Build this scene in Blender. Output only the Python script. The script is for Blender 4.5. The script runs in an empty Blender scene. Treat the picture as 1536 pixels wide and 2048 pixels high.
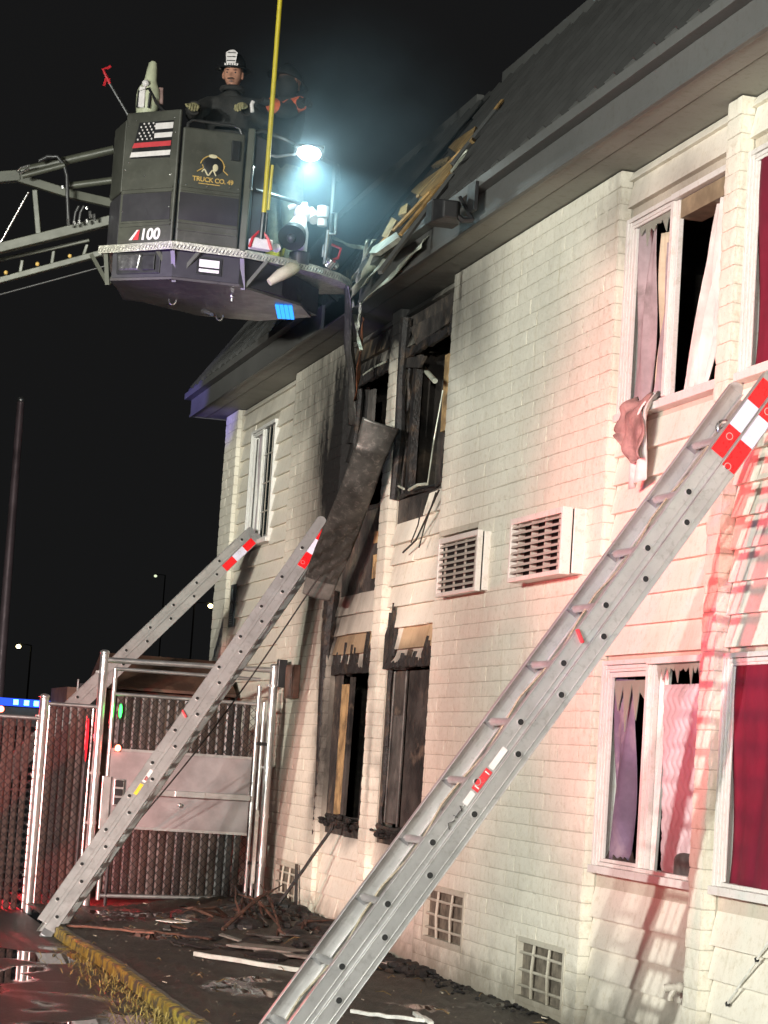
import bpy, bmesh, math, random
from mathutils import Vector, Matrix
random.seed(7)
R_ = math.radians

# ------------------------------------------------------------------ camera
YAW, PITCH, ROLL, FPX = 0.26266, 0.10676, 0.06635, 4600.0
CAM = Vector((-4.8734, 0.0, 1.5))
_f = Vector((math.sin(YAW)*math.cos(PITCH), math.cos(YAW)*math.cos(PITCH), math.sin(PITCH)))
_r0 = Vector((math.cos(YAW), -math.sin(YAW), 0)); _u0 = _r0.cross(_f)
CR = _r0*math.cos(ROLL) + _u0*math.sin(ROLL); CU = -_r0*math.sin(ROLL) + _u0*math.cos(ROLL); CF = _f
scene = bpy.context.scene
cd = bpy.data.cameras.new('camera'); co = bpy.data.objects.new('camera', cd); scene.collection.objects.link(co)
m = Matrix.Identity(4)
for i in range(3):
    m[i][0], m[i][1], m[i][2], m[i][3] = CR[i], CU[i], -CF[i], CAM[i]
co.matrix_world = m
cd.sensor_fit = 'HORIZONTAL'; cd.sensor_width = 36.0; cd.lens = 36.0*FPX/1536.0
cd.clip_start = 0.1; cd.clip_end = 2000
scene.camera = co
scene.render.resolution_x, scene.render.resolution_y = 768, 1024

# ------------------------------------------------------------------ night sky
w = bpy.data.worlds.new('World'); scene.world = w; w.use_nodes = True
nt = w.node_tree; nt.nodes.clear()
sky = nt.nodes.new('ShaderNodeTexSky'); sky.sky_type = 'NISHITA'; sky.sun_disc = False
sky.sun_elevation = R_(-4); sky.sun_rotation = R_(200)
bg = nt.nodes.new('ShaderNodeBackground'); bg2 = nt.nodes.new('ShaderNodeBackground'); ad = nt.nodes.new('ShaderNodeAddShader'); wo = nt.nodes.new('ShaderNodeOutputWorld')
nt.links.new(sky.outputs[0], bg.inputs[0]); bg.inputs[1].default_value = 0.02
bg2.inputs[0].default_value = (0.0080, 0.0081, 0.0083, 1); bg2.inputs[1].default_value = 1.0     # town glow on smoke-filled night air
nt.links.new(bg.outputs[0], ad.inputs[0]); nt.links.new(bg2.outputs[0], ad.inputs[1]); nt.links.new(ad.outputs[0], wo.inputs[0])

# ------------------------------------------------------------------ scene lights of the fire engines parked on the street side
def spot(name, loc, to, watt, col, ang, blend=.6, size=.12):
    l = bpy.data.lights.new(name, 'SPOT'); l.energy = watt; l.color = col; l.spot_size = R_(ang); l.spot_blend = blend; l.shadow_soft_size = size
    o = bpy.data.objects.new(name, l); scene.collection.objects.link(o); o.location = loc
    o.rotation_euler = (Vector(to)-Vector(loc)).to_track_quat('-Z', 'Y').to_euler(); return o
spot('scene_light', (-12, 3.4, 3.9), (0.0, 14.8, 2.5), 7600, (.97, 1.0, .94), 62, .55, .12)
spot('scene_light', (-11.2, .8, 3.3), (0.0, 14.4, 2.5), 4700, (1.0, 1.0, .92), 60, .55, .12)
spot('scene_light', (-6.2, -1.5, 3.0), (-1.5, 14.5, 2.4), 2000, (1.0, .97, .88), 50, .5, .15)
spot('scene_light', (-12, 6.0, 3.9), (0.0, 21.6, 2.6), 10500, (1.0, .985, .88), 27, .7, .16)
spot('red_beacon', (-10.5, 8.6, 2.0), (0.0, 12.0, 2.75), 6200, (1.0, .11, .14), 26, 1.0, .30)
spot('red_beacon', (-10.0, 7.0, 1.6), (0.0, 18.6, 1.5), 5000, (1.0, .09, .06), 26, 1.0, .7)
spot('blue_beacon', (-14, 24.0, 2.0), (-.35, 25.0, 5.42), 9500, (.22, .17, 1.0), 5.6, .8, .05)
spot('red_beacon', (-9.5, 9.0, 1.0), (-2.7, 21.0, .9), 6000, (1.0, .04, .05), 14, .8, .05)
spot('blue_beacon', (-9.0, 12.0, .9), (-1.6, 17.8, 5.1), 4200, (.45, .22, 1.0), 9, .9, .05)
spot('red_beacon', (-2.9, 24.3, 1.5), (-3.0, 21.0, .8), 1100, (1.0, .03, .04), 70, .6, .05)
spot('blue_beacon', (-6.0, 4.0, 1.9), (0.0, 11.6, 2.6), 500, (.25, .2, 1.0), 16, 1.0, .05)

scene.view_settings.view_transform = 'Standard'; scene.view_settings.look = 'None'
scene.view_settings.exposure = 0.0; scene.view_settings.gamma = 1.0
scene.cycles.use_denoising = True
scene.cycles.max_bounces = 6; scene.cycles.volume_step_rate = 1.0

# ------------------------------------------------------------------ helpers
def ray(px, py): return CF + CR*((px-768)/FPX) + CU*((1024-py)/FPX)
def AX(px, py, X): d = ray(px, py); return CAM + d*((X-CAM.x)/d.x)
def AY(px, py, Y): d = ray(px, py); return CAM + d*((Y-CAM.y)/d.y)
def AZ(px, py, Z): d = ray(px, py); return CAM + d*((Z-CAM.z)/d.z)
def AD(px, py, D): return CAM + ray(px, py)*D

class MB:
    def __init__(s): s.v = []; s.f = []; s.m = []
    def add(s, vs, fs, m=0):
        o = len(s.v); s.v += [tuple(v) for v in vs]
        for f in fs: s.f.append(tuple(i+o for i in f)); s.m.append(m)
        return s
    def box(s, x0, x1, y0, y1, z0, z1, m=0):
        v = [(x, y, z) for z in (z0, z1) for y in (y0, y1) for x in (x0, x1)]
        return s.add(v, [(0, 2, 3, 1), (4, 5, 7, 6), (0, 1, 5, 4), (2, 6, 7, 3), (0, 4, 6, 2), (1, 3, 7, 5)], m)
    def bar(s, p, q, w, h, up=(0, 0, 1), m=0, w2=None, h2=None):
        p = Vector(p); q = Vector(q); d = (q-p).normalized(); a = d.cross(Vector(up))
        if a.length < 1e-4: a = d.cross(Vector((1, 0, 0)))
        a.normalize(); b = a.cross(d)
        w2 = w if w2 is None else w2; h2 = h if h2 is None else h2
        v = []
        for c, ww, hh in ((p, w, h), (q, w2, h2)):
            v += [c-a*ww/2-b*hh/2, c+a*ww/2-b*hh/2, c+a*ww/2+b*hh/2, c-a*ww/2+b*hh/2]
        return s.add(v, [(0, 3, 2, 1), (4, 5, 6, 7), (0, 1, 5, 4), (1, 2, 6, 5), (2, 3, 7, 6), (3, 0, 4, 7)], m)
    def tube(s, p, q, r, r2=None, n=10, m=0, caps=True):
        return s.path([p, q], [r, r if r2 is None else r2], n, m, caps)
    def path(s, pts, r, n=8, m=0, caps=True):
        pts = [Vector(p) for p in pts]; k = len(pts)
        rr = r if isinstance(r, (list, tuple)) else [r]*k
        v = []; a = None
        for i, p in enumerate(pts):
            d = (pts[min(i+1, k-1)]-pts[max(i-1, 0)])
            d = d.normalized() if d.length > 1e-9 else Vector((0, 0, 1))
            if a is None:
                a = d.cross(Vector((0, 0, 1)))
                if a.length < .05: a = d.cross(Vector((1, 0, 0)))
            a = (a - d*a.dot(d)).normalized(); b = d.cross(a)
            for j in range(n):
                t = 2*math.pi*j/n; v.append(p+(a*math.cos(t)+b*math.sin(t))*rr[i])
        f = []
        for i in range(k-1):
            for j in range(n):
                j2 = (j+1) % n; f.append((i*n+j, i*n+j2, (i+1)*n+j2, (i+1)*n+j))
        if caps: f.append(tuple(reversed(range(n)))); f.append(tuple((k-1)*n+j for j in range(n)))
        return s.add(v, f, m)
    def prism(s, poly, vec, m=0):
        n = len(poly); vec = Vector(vec); v = [Vector(p) for p in poly]; v += [p+vec for p in v[:n]]
        return s.add(v, [tuple(reversed(range(n))), tuple(range(n, 2*n))]+[(i, (i+1) % n, n+(i+1) % n, n+i) for i in range(n)], m)
    def grid(s, fn, nu, nv, m=0, th=None):
        v = [fn(i/nu, j/nv) for j in range(nv+1) for i in range(nu+1)]
        f = [(j*(nu+1)+i, j*(nu+1)+i+1, (j+1)*(nu+1)+i+1, (j+1)*(nu+1)+i) for j in range(nv) for i in range(nu)]
        return s.add(v, f, m)
    def ball(s, c, rx, ry=None, rz=None, n=12, k=8, m=0, mat=None):
        ry = rx if ry is None else ry; rz = rx if rz is None else rz; c = Vector(c); v = []
        for i in range(k+1):
            t = math.pi*i/k
            for j in range(n):
                p = 2*math.pi*j/n; q = Vector((rx*math.sin(t)*math.cos(p), ry*math.sin(t)*math.sin(p), rz*math.cos(t)))
                if mat is not None: q = mat @ q
                v.append(c+q)
        f = [(i*n+j, (i+1)*n+j, (i+1)*n+(j+1) % n, i*n+(j+1) % n) for i in range(k) for j in range(n)]
        return s.add(v, f, m)
    def mesh(s, name, mats, smooth=False):
        me = bpy.data.meshes.new(name); me.from_pydata(s.v, [], s.f); 
        for mt in (mats if isinstance(mats, (list, tuple)) else [mats]): me.materials.append(mt)
        me.polygons.foreach_set('material_index', s.m)
        if smooth:
            me.polygons.foreach_set('use_smooth', [True]*len(s.f)); me.update()
            try: me.set_sharp_from_angle(angle=R_(40))
            except Exception: pass
        me.update(); return me
    def build(s, name, mats, parent=None, smooth=False, bevel=0, local=False, solid=0):
        me = s.mesh(name, mats, smooth); return link(name, me, parent, bevel, local, solid)
def link(name, me, parent=None, bevel=0, local=False, solid=0):
    o = bpy.data.objects.new(name, me); scene.collection.objects.link(o)
    if parent is not None:
        o.parent = parent
        if not local: o.matrix_parent_inverse = WM[parent.name].inverted()
    WM[o.name] = Matrix.Identity(4) if not local else None
    if solid: md = o.modifiers.new('solid', 'SOLIDIFY'); md.thickness = solid; md.offset = 0
    if bevel: md = o.modifiers.new('bevel', 'BEVEL'); md.width = bevel; md.segments = 2; md.limit_method = 'ANGLE'
    return o
WM = {}
def thing(name, label, cat, loc=(0, 0, 0), group=None, mat=None):
    o = bpy.data.objects.new(name, None); scene.collection.objects.link(o); o.empty_display_size = .1
    mw = mat if mat is not None else Matrix.Translation(Vector(loc)); o.matrix_world = mw; WM[o.name] = mw
    return tag(o, label, cat, group)
def tag(o, label=None, cat=None, group=None, kind=None):
    if label: o['label'] = label
    if cat: o['category'] = cat
    if group: o['group'] = group
    if kind: o['kind'] = kind
    return o
def jit(a): return random.uniform(-a, a)

# ------------------------------------------------------------------ materials
MATS = {}
def newmat(name):
    mt = bpy.data.materials.new(name); mt.use_nodes = True; n = mt.node_tree; n.nodes.clear()
    out = n.nodes.new('ShaderNodeOutputMaterial'); b = n.nodes.new('ShaderNodeBsdfPrincipled'); n.links.new(b.outputs[0], out.inputs[0])
    MATS[name] = mt; return mt, n, b
def nd(n, t, **k):
    o = n.nodes.new(t)
    for a, v in k.items(): setattr(o, a, v)
    return o
def val(n, sock, v):
    if isinstance(v, (int, float, tuple, list)): sock.default_value = v if not isinstance(v, (tuple, list)) or len(v) != 3 or sock.type == 'VECTOR' else (*v, 1)
    else: n.links.new(v, sock)
def math_(n, op, a, b=None, c=None, clamp=False):
    o = nd(n, 'ShaderNodeMath', operation=op, use_clamp=clamp)
    for i, v in enumerate((a, b, c)):
        if v is not None: val(n, o.inputs[i], v)
    return o.outputs[0]
def mixc(n, fac, a, b, blend='MIX'):
    o = nd(n, 'ShaderNodeMix', data_type='RGBA', blend_type=blend)
    val(n, o.inputs[0], fac); val(n, o.inputs[6], a); val(n, o.inputs[7], b); return o.outputs[2]
def noise(n, scale, detail=4, rough=.55, vec=None, dist=0):
    o = nd(n, 'ShaderNodeTexNoise'); o.inputs['Scale'].default_value = scale; o.inputs['Detail'].default_value = detail; o.inputs['Roughness'].default_value = rough; o.inputs['Distortion'].default_value = dist
    if vec is not None: n.links.new(vec, o.inputs['Vector'])
    return o.outputs[0]
def ramp(n, fac, lo, hi, smooth=True):
    o = nd(n, 'ShaderNodeMapRange', interpolation_type='SMOOTHSTEP' if smooth else 'LINEAR'); val(n, o.inputs[0], fac); o.inputs[1].default_value = lo; o.inputs[2].default_value = hi; return o.outputs[0]
def geo(n): return nd(n, 'ShaderNodeNewGeometry').outputs['Position']
def sep(n, v):
    o = nd(n, 'ShaderNodeSeparateXYZ'); n.links.new(v, o.inputs[0]); return o.outputs
def scalev(n, v, s):
    o = nd(n, 'ShaderNodeVectorMath', operation='MULTIPLY'); n.links.new(v, o.inputs[0]); o.inputs[1].default_value = s; return o.outputs[0]
def bump(n, b, h, strength=.3, dist=.01):
    o = nd(n, 'ShaderNodeBump'); o.inputs['Strength'].default_value = strength; o.inputs['Distance'].default_value = dist; n.links.new(h, o.inputs['Height']); n.links.new(o.outputs[0], b.inputs['Normal'])
def simple(name, col, rough=.6, metal=0, var=.18, vs=9.0, bmp=.15, bs=60., bd=.004, emit=None, es=0, spec=None, dirt=None):
    mt, n, b = newmat(name); p = geo(n)
    nz = noise(n, vs, 5, .6, p)
    c2 = tuple(x*(1-var*1.6) for x in col); c1 = tuple(min(1, x*(1+var)) for x in col)
    c = mixc(n, ramp(n, nz, .3, .7), c2, c1)
    if dirt:
        c = mixc(n, math_(n, 'MULTIPLY', ramp(n, noise(n, dirt[1], 6, .65, p, .5), .5, .72), dirt[2]), c, dirt[0])
    val(n, b.inputs['Base Color'], c); b.inputs['Metallic'].default_value = metal
    rr = math_(n, 'MULTIPLY_ADD', noise(n, vs*2.3, 4, .6, p), .35, rough-.17, True); n.links.new(rr, b.inputs['Roughness'])
    if spec is not None: b.inputs['Specular IOR Level'].default_value = spec
    if bmp: bump(n, b, noise(n, bs, 4, .6, p), bmp, bd)
    if emit: val(n, b.inputs['Emission Color'], emit); b.inputs['Emission Strength'].default_value = es
    return mt
def glow(name, col, s):
    mt = bpy.data.materials.new(name); mt.use_nodes = True; n = mt.node_tree; n.nodes.clear()
    out = n.nodes.new('ShaderNodeOutputMaterial'); e = n.nodes.new('ShaderNodeEmission'); e.inputs[0].default_value = (*col, 1); e.inputs[1].default_value = s
    n.links.new(e.outputs[0], out.inputs[0]); MATS[name] = mt; return mt

# soot: shaped stains left by the fire on the wall around the burnt rooms (wall coordinates Y, Z)
SOOT = [(19.6, 4.1, 1.9, 2.2, 1.25), (20.4, 4.9, 2.0, .9, .85), (19.85, 2.7, .36, 1.1, 1.15), (18.1, 5.15, 2.2, .62, 1.25), (18.9, 4.3, .8, 1.0, 1.0),
        (17.4, 5.0, 1.1, .55, 1.0), (16.55, 4.9, 1.3, .7, .72), (16.6, 4.0, .34, 1.3, .45), (19.75, 1.6, .36, 1.0, .95), (18.6, 2.22, .9, .3, .75), (17.4, 2.25, .9, .28, .8),
        (17.4, .88, .9, .28, .75), (19.0, .9, .9, .2, .65), (18.15, 4.2, .16, 1.4, .6), (16.62, 1.5, .14, .9, .75), (18.12, 1.6, .15, .8, .55), (13.0, 5.0, .5, .35, .45), (12.2, 4.97, .5, .2, .35), (24.3, 5.1, 3.0, .28, .42), (17.9, 3.1, .5, .8, .35),(15.5,2.2,1.4,1.2,.2)]
def soot_group():
    g = bpy.data.node_groups.new('soot_stain', 'ShaderNodeTree'); g.interface.new_socket('Fac', in_out='OUTPUT', socket_type='NodeSocketFloat')
    p = geo(g)
    nv = nd(g, 'ShaderNodeTexNoise'); nv.inputs['Scale'].default_value = 1.7; nv.inputs['Detail'].default_value = 5; g.links.new(p, nv.inputs[0])
    off = nd(g, 'ShaderNodeVectorMath', operation='MULTIPLY_ADD'); g.links.new(nv.outputs[1], off.inputs[0]); off.inputs[1].default_value = (0, .7, .7); 
    sh = nd(g, 'ShaderNodeVectorMath', operation='ADD'); g.links.new(p, sh.inputs[0]); sh.inputs[1].default_value = (0, -.35, -.35); g.links.new(sh.outputs[0], off.inputs[2])
    acc = None
    for cy, cz, ry, rz, s in SOOT:
        a = nd(g, 'ShaderNodeVectorMath', operation='MULTIPLY_ADD'); g.links.new(off.outputs[0], a.inputs[0]); a.inputs[1].default_value = (0, 1/ry, 1/rz); a.inputs[2].default_value = (0, -cy/ry, -cz/rz)
        l = nd(g, 'ShaderNodeVectorMath', operation='LENGTH'); g.links.new(a.outputs[0], l.inputs[0])
        r = nd(g, 'ShaderNodeMapRange', interpolation_type='SMOOTHSTEP'); g.links.new(l.outputs['Value'], r.inputs[0]); r.inputs[1].default_value = 1.35; r.inputs[2].default_value = .0; r.inputs[3].default_value = 0; r.inputs[4].default_value = s
        acc = r.outputs[0] if acc is None else math_(g, 'MAXIMUM', acc, r.outputs[0])
    st = noise(g, 4.0, 6, .65, scalev(g, p, (1, 2.2, .35)), .4)
    fin = math_(g, 'MULTIPLY', acc, math_(g, 'MULTIPLY_ADD', st, .8, .6), None, True)
    o = nd(g, 'NodeGroupOutput'); g.links.new(fin, o.inputs[0]); return g
SG = soot_group()
def painted(name, col, rough=.55, bmp=.5, bs=45, bd=.006, soot=1.0, char=(.012, .0115, .011), grime=.35, streak=True):
    mt, n, b = newmat(name); p = geo(n); s = sep(n, p)
    big = noise(n, 1.3, 4, .55, p); fine = noise(n, 22, 5, .65, p)
    c = mixc(n, ramp(n, big, .3, .7), tuple(x*.9 for x in col), tuple(min(1, x*1.04) for x in col))
    c = mixc(n, math_(n, 'MULTIPLY', ramp(n, noise(n, 90, 3, .7, p), .55, .72), .5), c, tuple(x*.62 for x in col))
    c = mixc(n, math_(n, 'MULTIPLY', ramp(n, fine, .50, .72), .6), c, tuple(x*y for x, y in zip(col, (.74, .7, .62))))
    if streak:
        sk = noise(n, 7, 5, .6, scalev(n, p, (1, 3.2, .22)), .2)
        c = mixc(n, math_(n, 'MULTIPLY', ramp(n, sk, .54, .8), grime), c, tuple(x*y for x, y in zip(col, (.62, .56, .42))))
    # splash-back dirt at the foot of the wall
    ft = math_(n, 'MULTIPLY', ramp(n, math_(n, 'MULTIPLY_ADD', noise(n, 5, 5, .6, p), -.5, s[2]), .12, -.28), .75)
    c = mixc(n, ft, c, (.17, .15, .11))
    if soot:
        g = nd(n, 'ShaderNodeGroup'); g.node_tree = SG
        sf = math_(n, 'MULTIPLY', g.outputs[0], soot, None, True)
        c = mixc(n, ramp(n, sf, 0, 1, False), c, char)
    val(n, b.inputs['Base Color'], c); b.inputs['Roughness'].default_value = rough; b.inputs['Specular IOR Level'].default_value = .3
    bump(n, b, math_(n, 'MULTIPLY_ADD', noise(n, bs, 5, .65, p), .6, math_(n, 'MULTIPLY', noise(n, bs*.28, 4, .6, p), .9)), bmp, bd)
    return mt
M_brick = painted('painted_block', (.79, .745, .63), .66, .7, 60, .009, grime=.55)
M_mortar = painted('painted_mortar', (.54, .50, .41), .7, .5, 60, .006)
M_side = painted('painted_clapboard', (.78, .735, .63), .5, .25, 70, .004, grime=.4)
M_sidetan = painted('scorched_clapboard', (.54, .40, .25), .6, .35, 60, .005, grime=.95)
M_fascia = painted('grey_fascia_paint', (.115, .115, .11), .42, .1, 50, .003, soot=.55, grime=.3)
M_soffit = painted('soffit_paint', (.27, .26, .225), .55, .15, 50, .003, soot=.9, grime=.2, streak=False)
M_white = painted('white_vinyl', (.70, .69, .65), .4, .08, 40, .002, soot=.35, grime=.25)
M_roof = simple('dark_metal_roofing', (.013, .0135, .013), .5, .1, .10, .8, 0, spec=.25)
M_char = simple('charred_timber', (.014, .0125, .012), .62, 0, .5, 7, .9, 38, .02, dirt=((.09, .055, .03), 6, .6))
M_charw = simple('charred_wall_lining', (.035, .03, .026), .75, 0, .55, 3, .6, 18, .02, dirt=((.16, .12, .085), 3.2, .8))
M_ash = simple('smoke_grey_board', (.085, .08, .072), .7, 0, .35, 5, .5, 30, .01, dirt=((.02, .02, .02), 4, .8))
M_wood = simple('bare_rafter_wood', (.42, .26, .10), .6, 0, .25, 8, .3, 60, .005, dirt=((.05, .03, .02), 5, .7))
M_tanfoam = simple('tan_insulation', (.36, .24, .11), .8, 0, .3, 7, .5, 30, .01, dirt=((.03, .02, .015), 5, .8))
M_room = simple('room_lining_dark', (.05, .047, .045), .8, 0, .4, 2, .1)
M_red = simple('red_curtain_cloth', (.15, .004, .022), .75, 0, .12, 4, .2, 120, .002)
M_cloth = simple('smoke_stained_white_cloth', (.62, .60, .56), .8, 0, .15, 3, .25, 90, .003, dirt=((.22, .20, .17), 2.5, .6))
M_drape = simple('grey_mauve_drape', (.30, .26, .27), .8, 0, .2, 3, .2, 90, .003, dirt=((.10, .09, .08), 3, .6))
M_pinkcloth = simple('dusty_pink_cloth', (.30, .19, .17), .8, 0, .25, 9, .3, 90, .003, dirt=((.10, .06, .05), 8, .7))
M_matt = simple('quilted_ticking', (.52, .48, .49), .7, 0, .08, 4, .1, 150, .002, dirt=((.33, .32, .31), 2.2, .6))
M_alu = simple('ladder_aluminium', (.56, .55, .54), .36, .60, .08, 4, .08, 120, .002, dirt=((.34, .33, .31), 28, .55))
M_aludk = simple('worn_aluminium_channel', (.40, .40, .41), .36, .75, .15, 5, .08, 90, .002)
M_galv = simple('galvanised_steel_tube', (.56, .56, .55), .34, .85, .12, 5, 0)
M_black = simple('black_plastic', (.018, .018, .019), .4, 0, .2, 10, .1)
M_tapered = simple('red_reflective_tape', (.85, .015, .02), .3, 0, .05, 20, 0, emit=None)
M_tapewh = simple('white_reflective_tape', (.70, .68, .82), .3, 0, .05, 20, 0)
M_rope = simple('halyard_rope', (.32, .28, .2), .8, 0, .2, 60, .3, 200, .003)
M_sticker_y = simple('yellow_sticker', (.75, .52, .05), .5, 0, .05, 20, 0)
M_sticker_w = simple('white_sticker', (.72, .68, .66), .5, 0, .05, 20, 0)
M_sticker_r = simple('red_sticker', (.60, .04, .05), .5, 0, .05, 20, 0)
M_basket = simple('olive_grey_enamel', (.070, .071, .058), .42, .1, .16, 3, .05, 80, .001, dirt=((.13, .125, .105), 11, .35))
M_basketdk = simple('dark_band_enamel', (.043, .041, .047), .40, .1, .10, 4, .05, 80, .001)
M_deck = simple('bright_checker_plate', (.60, .58, .50), .35, .6, .2, 30, .8, 55, .01)
M_belly = simple('grey_belly_pan', (.125, .115, .115), .34, .5, .12, 3, .05)
M_boom = simple('olive_boom_paint', (.075, .078, .058), .45, .1, .12, 4, .05)
M_hose = simple('black_hose', (.03, .03, .03), .4, 0, .1, 10, .1)
M_chrome = simple('polished_steel', (.75, .74, .72), .2, .95, .05, 10, 0)
M_yellow = simple('yellow_fibreglass_pole', (.62, .50, .035), .4, 0, .06, 20, .05)
M_redp = simple('red_enamel', (.50, .02, .03), .4, 0, .1, 10, .05)
M_orange = simple('orange_reflective_cloth', (.85, .16, .05), .6, 0, .1, 30, .1)
M_coat = simple('black_turnout_cloth', (.022, .021, .019), .85, 0, .3, 12, .4, 60, .006)
M_pants = simple('tan_turnout_cloth', (.20, .20, .15), .85, 0, .25, 14, .4, 60, .006)
M_skin = simple('face_skin', (.48, .24, .16), .5, 0, .1, 30, .05)
M_hair = simple('brown_hair', (.09, .045, .03), .8, 0, .3, 80, .4, 150, .004)
M_glove = simple('leather_work_glove', (.30, .27, .14), .8, 0, .25, 20, .3, 60, .004)
M_helmet = simple('black_leather_helmet', (.015, .015, .015), .35, 0, .2, 20, .1)
M_gold = simple('gold_vinyl_print', (.55, .36, .10), .5, 0, .05, 20, 0)
M_cream = simple('cream_vinyl_print', (.65, .58, .38), .5, 0, .05, 20, 0)
M_slat = simple('brown_privacy_slat', (.060, .042, .033), .42, 0, .3, 6, .15, 40, .003)
M_slat2 = simple('dark_privacy_slat', (.032, .028, .026), .36, 0, .3, 6, .15, 40, .003)
M_slat3 = simple('faded_privacy_slat', (.085, .066, .058), .45, 0, .3, 6, .15, 40, .003)
M_wire = simple('black_chain_link_wire', (.012, .012, .012), .7, 0, .1, 10, 0)
M_sheet = simple('dull_metal_gate_sheet', (.30, .27, .27), .42, .3, .12, 5, .06, 50, .002)
def worn_kerb():
    mt, n, b = newmat('worn_yellow_kerb_paint'); p = geo(n)
    pf = ramp(n, noise(n, 8, 6, .7, p, .4), .44, .52); c = mixc(n, ramp(n, noise(n, 30, 4, .6, p), .3, .7), (.05, .042, .03), (.11, .095, .07))
    c = mixc(n, pf, c, mixc(n, ramp(n, noise(n, 14, 5, .6, p), .35, .7), (.24, .16, .03), (.44, .34, .06))); val(n, b.inputs['Base Color'], c); b.inputs['Roughness'].default_value = .6
    bump(n, b, math_(n, 'MULTIPLY_ADD', pf, .3, noise(n, 40, 5, .6, p)), .35, .008); return mt
M_yel = worn_kerb()
M_conc = simple('kerb_concrete', (.14, .125, .10), .8, 0, .25, 9, .5, 40, .01, dirt=((.05, .045, .035), 5, .8))
M_grass = simple('dry_grass', (.38, .29, .09), .8, 0, .35, 12, 0)
M_twig = simple('brown_burnt_debris', (.075, .035, .022), .8, 0, .45, 12, .4, 60, .006)
M_board = simple('wet_grey_board', (.20, .19, .165), .45, 0, .25, 8, .2, 40, .004, dirt=((.07, .06, .05), 5, .7))
M_trimw = simple('pale_green_white_trim', (.62, .72, .64), .5, 0, .1, 10, .1)
M_plast = simple('white_debris', (.70, .68, .62), .6, 0, .15, 20, .1)
M_acbox = painted('cream_ac_casing', (.74, .68, .62), .45, .06, 40, .002, soot=0, grime=.25)
M_acgrille = painted('grey_ac_grille', (.46, .42, .36), .5, .06, 40, .002, soot=0, grime=.35)
M_dark = simple('dark_void', (.012, .012, .012), .8, 0, .2, 5, 0)
M_wire2 = simple('charred_cable', (.02, .016, .014), .6, 0, .2, 20, 0)
M_plaque = simple('slate_plaque', (.045, .062, .07), .5, 0, .1, 20, 0)
M_rust = simple('rusted_flashing', (.14, .05, .022), .6, .3, .4, 7, .3, 40, .004, dirt=((.03, .02, .018), 5, .8))
M_metalgrey = simple('scorched_sheet_metal', (.075, .072, .066), .40, .55, .3, 4, .25, 18, .008, dirt=((.22, .2, .18), 26, .55))  # pale speckles in the colour stand in for sparkle on the metal
M_shed = simple('brown_shed_board', (.085, .045, .028), .6, 0, .3, 6, .2)
M_carred = simple('red_vehicle_paint', (.42, .012, .015), .25, 0, .05, 4, 0)
M_tyre = simple('tyre_rubber', (.02, .02, .02), .8, 0, .2, 20, .2)
def glassmat(name, tint, alpha, rough=.06):
    mt = bpy.data.materials.new(name); mt.use_nodes = True; n = mt.node_tree; n.nodes.clear()
    out = n.nodes.new('ShaderNodeOutputMaterial'); t = n.nodes.new('ShaderNodeBsdfTransparent'); b = n.nodes.new('ShaderNodeBsdfPrincipled'); mx = n.nodes.new('ShaderNodeMixShader')
    b.inputs['Base Color'].default_value = (*tint, 1); b.inputs['Roughness'].default_value = rough; t.inputs[0].default_value = (.85, .9, .88, 1)
    p = geo(n); val(n, mx.inputs[0], math_(n, 'MULTIPLY_ADD', noise(n, 6, 5, .6, p), .3, alpha-.15, True))
    n.links.new(t.outputs[0], mx.inputs[1]); n.links.new(b.outputs[0], mx.inputs[2]); n.links.new(mx.outputs[0], out.inputs[0]); MATS[name] = mt; return mt
M_glass = glassmat('window_glass', (.012, .022, .024), .85)
M_shard = glassmat('smoked_broken_glass', (.34, .36, .30), .72, .3)

def translucent(mt, col, f):
    n = mt.node_tree; out = [x for x in n.nodes if x.type == 'OUTPUT_MATERIAL'][0]; b = [x for x in n.nodes if x.type == 'BSDF_PRINCIPLED'][0]
    t = n.nodes.new('ShaderNodeBsdfTranslucent'); t.inputs[0].default_value = (*col, 1); mx = n.nodes.new('ShaderNodeMixShader'); mx.inputs[0].default_value = f
    n.links.new(b.outputs[0], mx.inputs[1]); n.links.new(t.outputs[0], mx.inputs[2]); n.links.new(mx.outputs[0], out.inputs[0])
for q_ in (M_slat, M_slat2, M_slat3): translucent(q_, (.5, .42, .36), .32)
# ================================================================== THE GROUND
KX = -2.30                                   # line of the kerb, parallel to the wall
def sst(a, b, x): t = max(0, min(1, (x-a)/(b-a))); return t*t*(3-2*t)
def gz(x, y):                                # raised strip beside the building
    return .15*sst(16.8, 21, y)*sst(-1.9, -.3, x)
def ground_mat(name, c1, c2, puddle, rough):
    mt, n, b = newmat(name); p = geo(n)
    nz = noise(n, 3.2, 6, .65, p); f = noise(n, 45, 5, .7, p)
    c = mixc(n, ramp(n, nz, .3, .7), c1, c2)
    c = mixc(n, math_(n, 'MULTIPLY', ramp(n, f, .55, .8), .6), c, tuple(min(1, x*2.6) for x in c2))
    pm = ramp(n, noise(n, .9, 3, .5, scalev(n, p, (1.0, .75, 1)), .3), puddle, puddle+.05)
    c = mixc(n, pm, c, (.012, .011, .010)); val(n, b.inputs['Base Color'], c)
    rr = math_(n, 'MULTIPLY_ADD', math_(n, 'MULTIPLY', f, .35), 1, rough, True)
    o = nd(n, 'ShaderNodeMix'); n.links.new(pm, o.inputs[0]); n.links.new(rr, o.inputs[2]); o.inputs[3].default_value = .03; n.links.new(o.outputs[0], b.inputs['Roughness'])
    inv = math_(n, 'SUBTRACT', 1.0, pm)
    bump(n, b, math_(n, 'MULTIPLY', math_(n, 'MULTIPLY_ADD', nz, .8, f), inv), .8, .02)
    return mt
M_lot = ground_mat('wet_asphalt', (.016, .015, .013), (.034, .030, .025), .51, .28)
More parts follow.
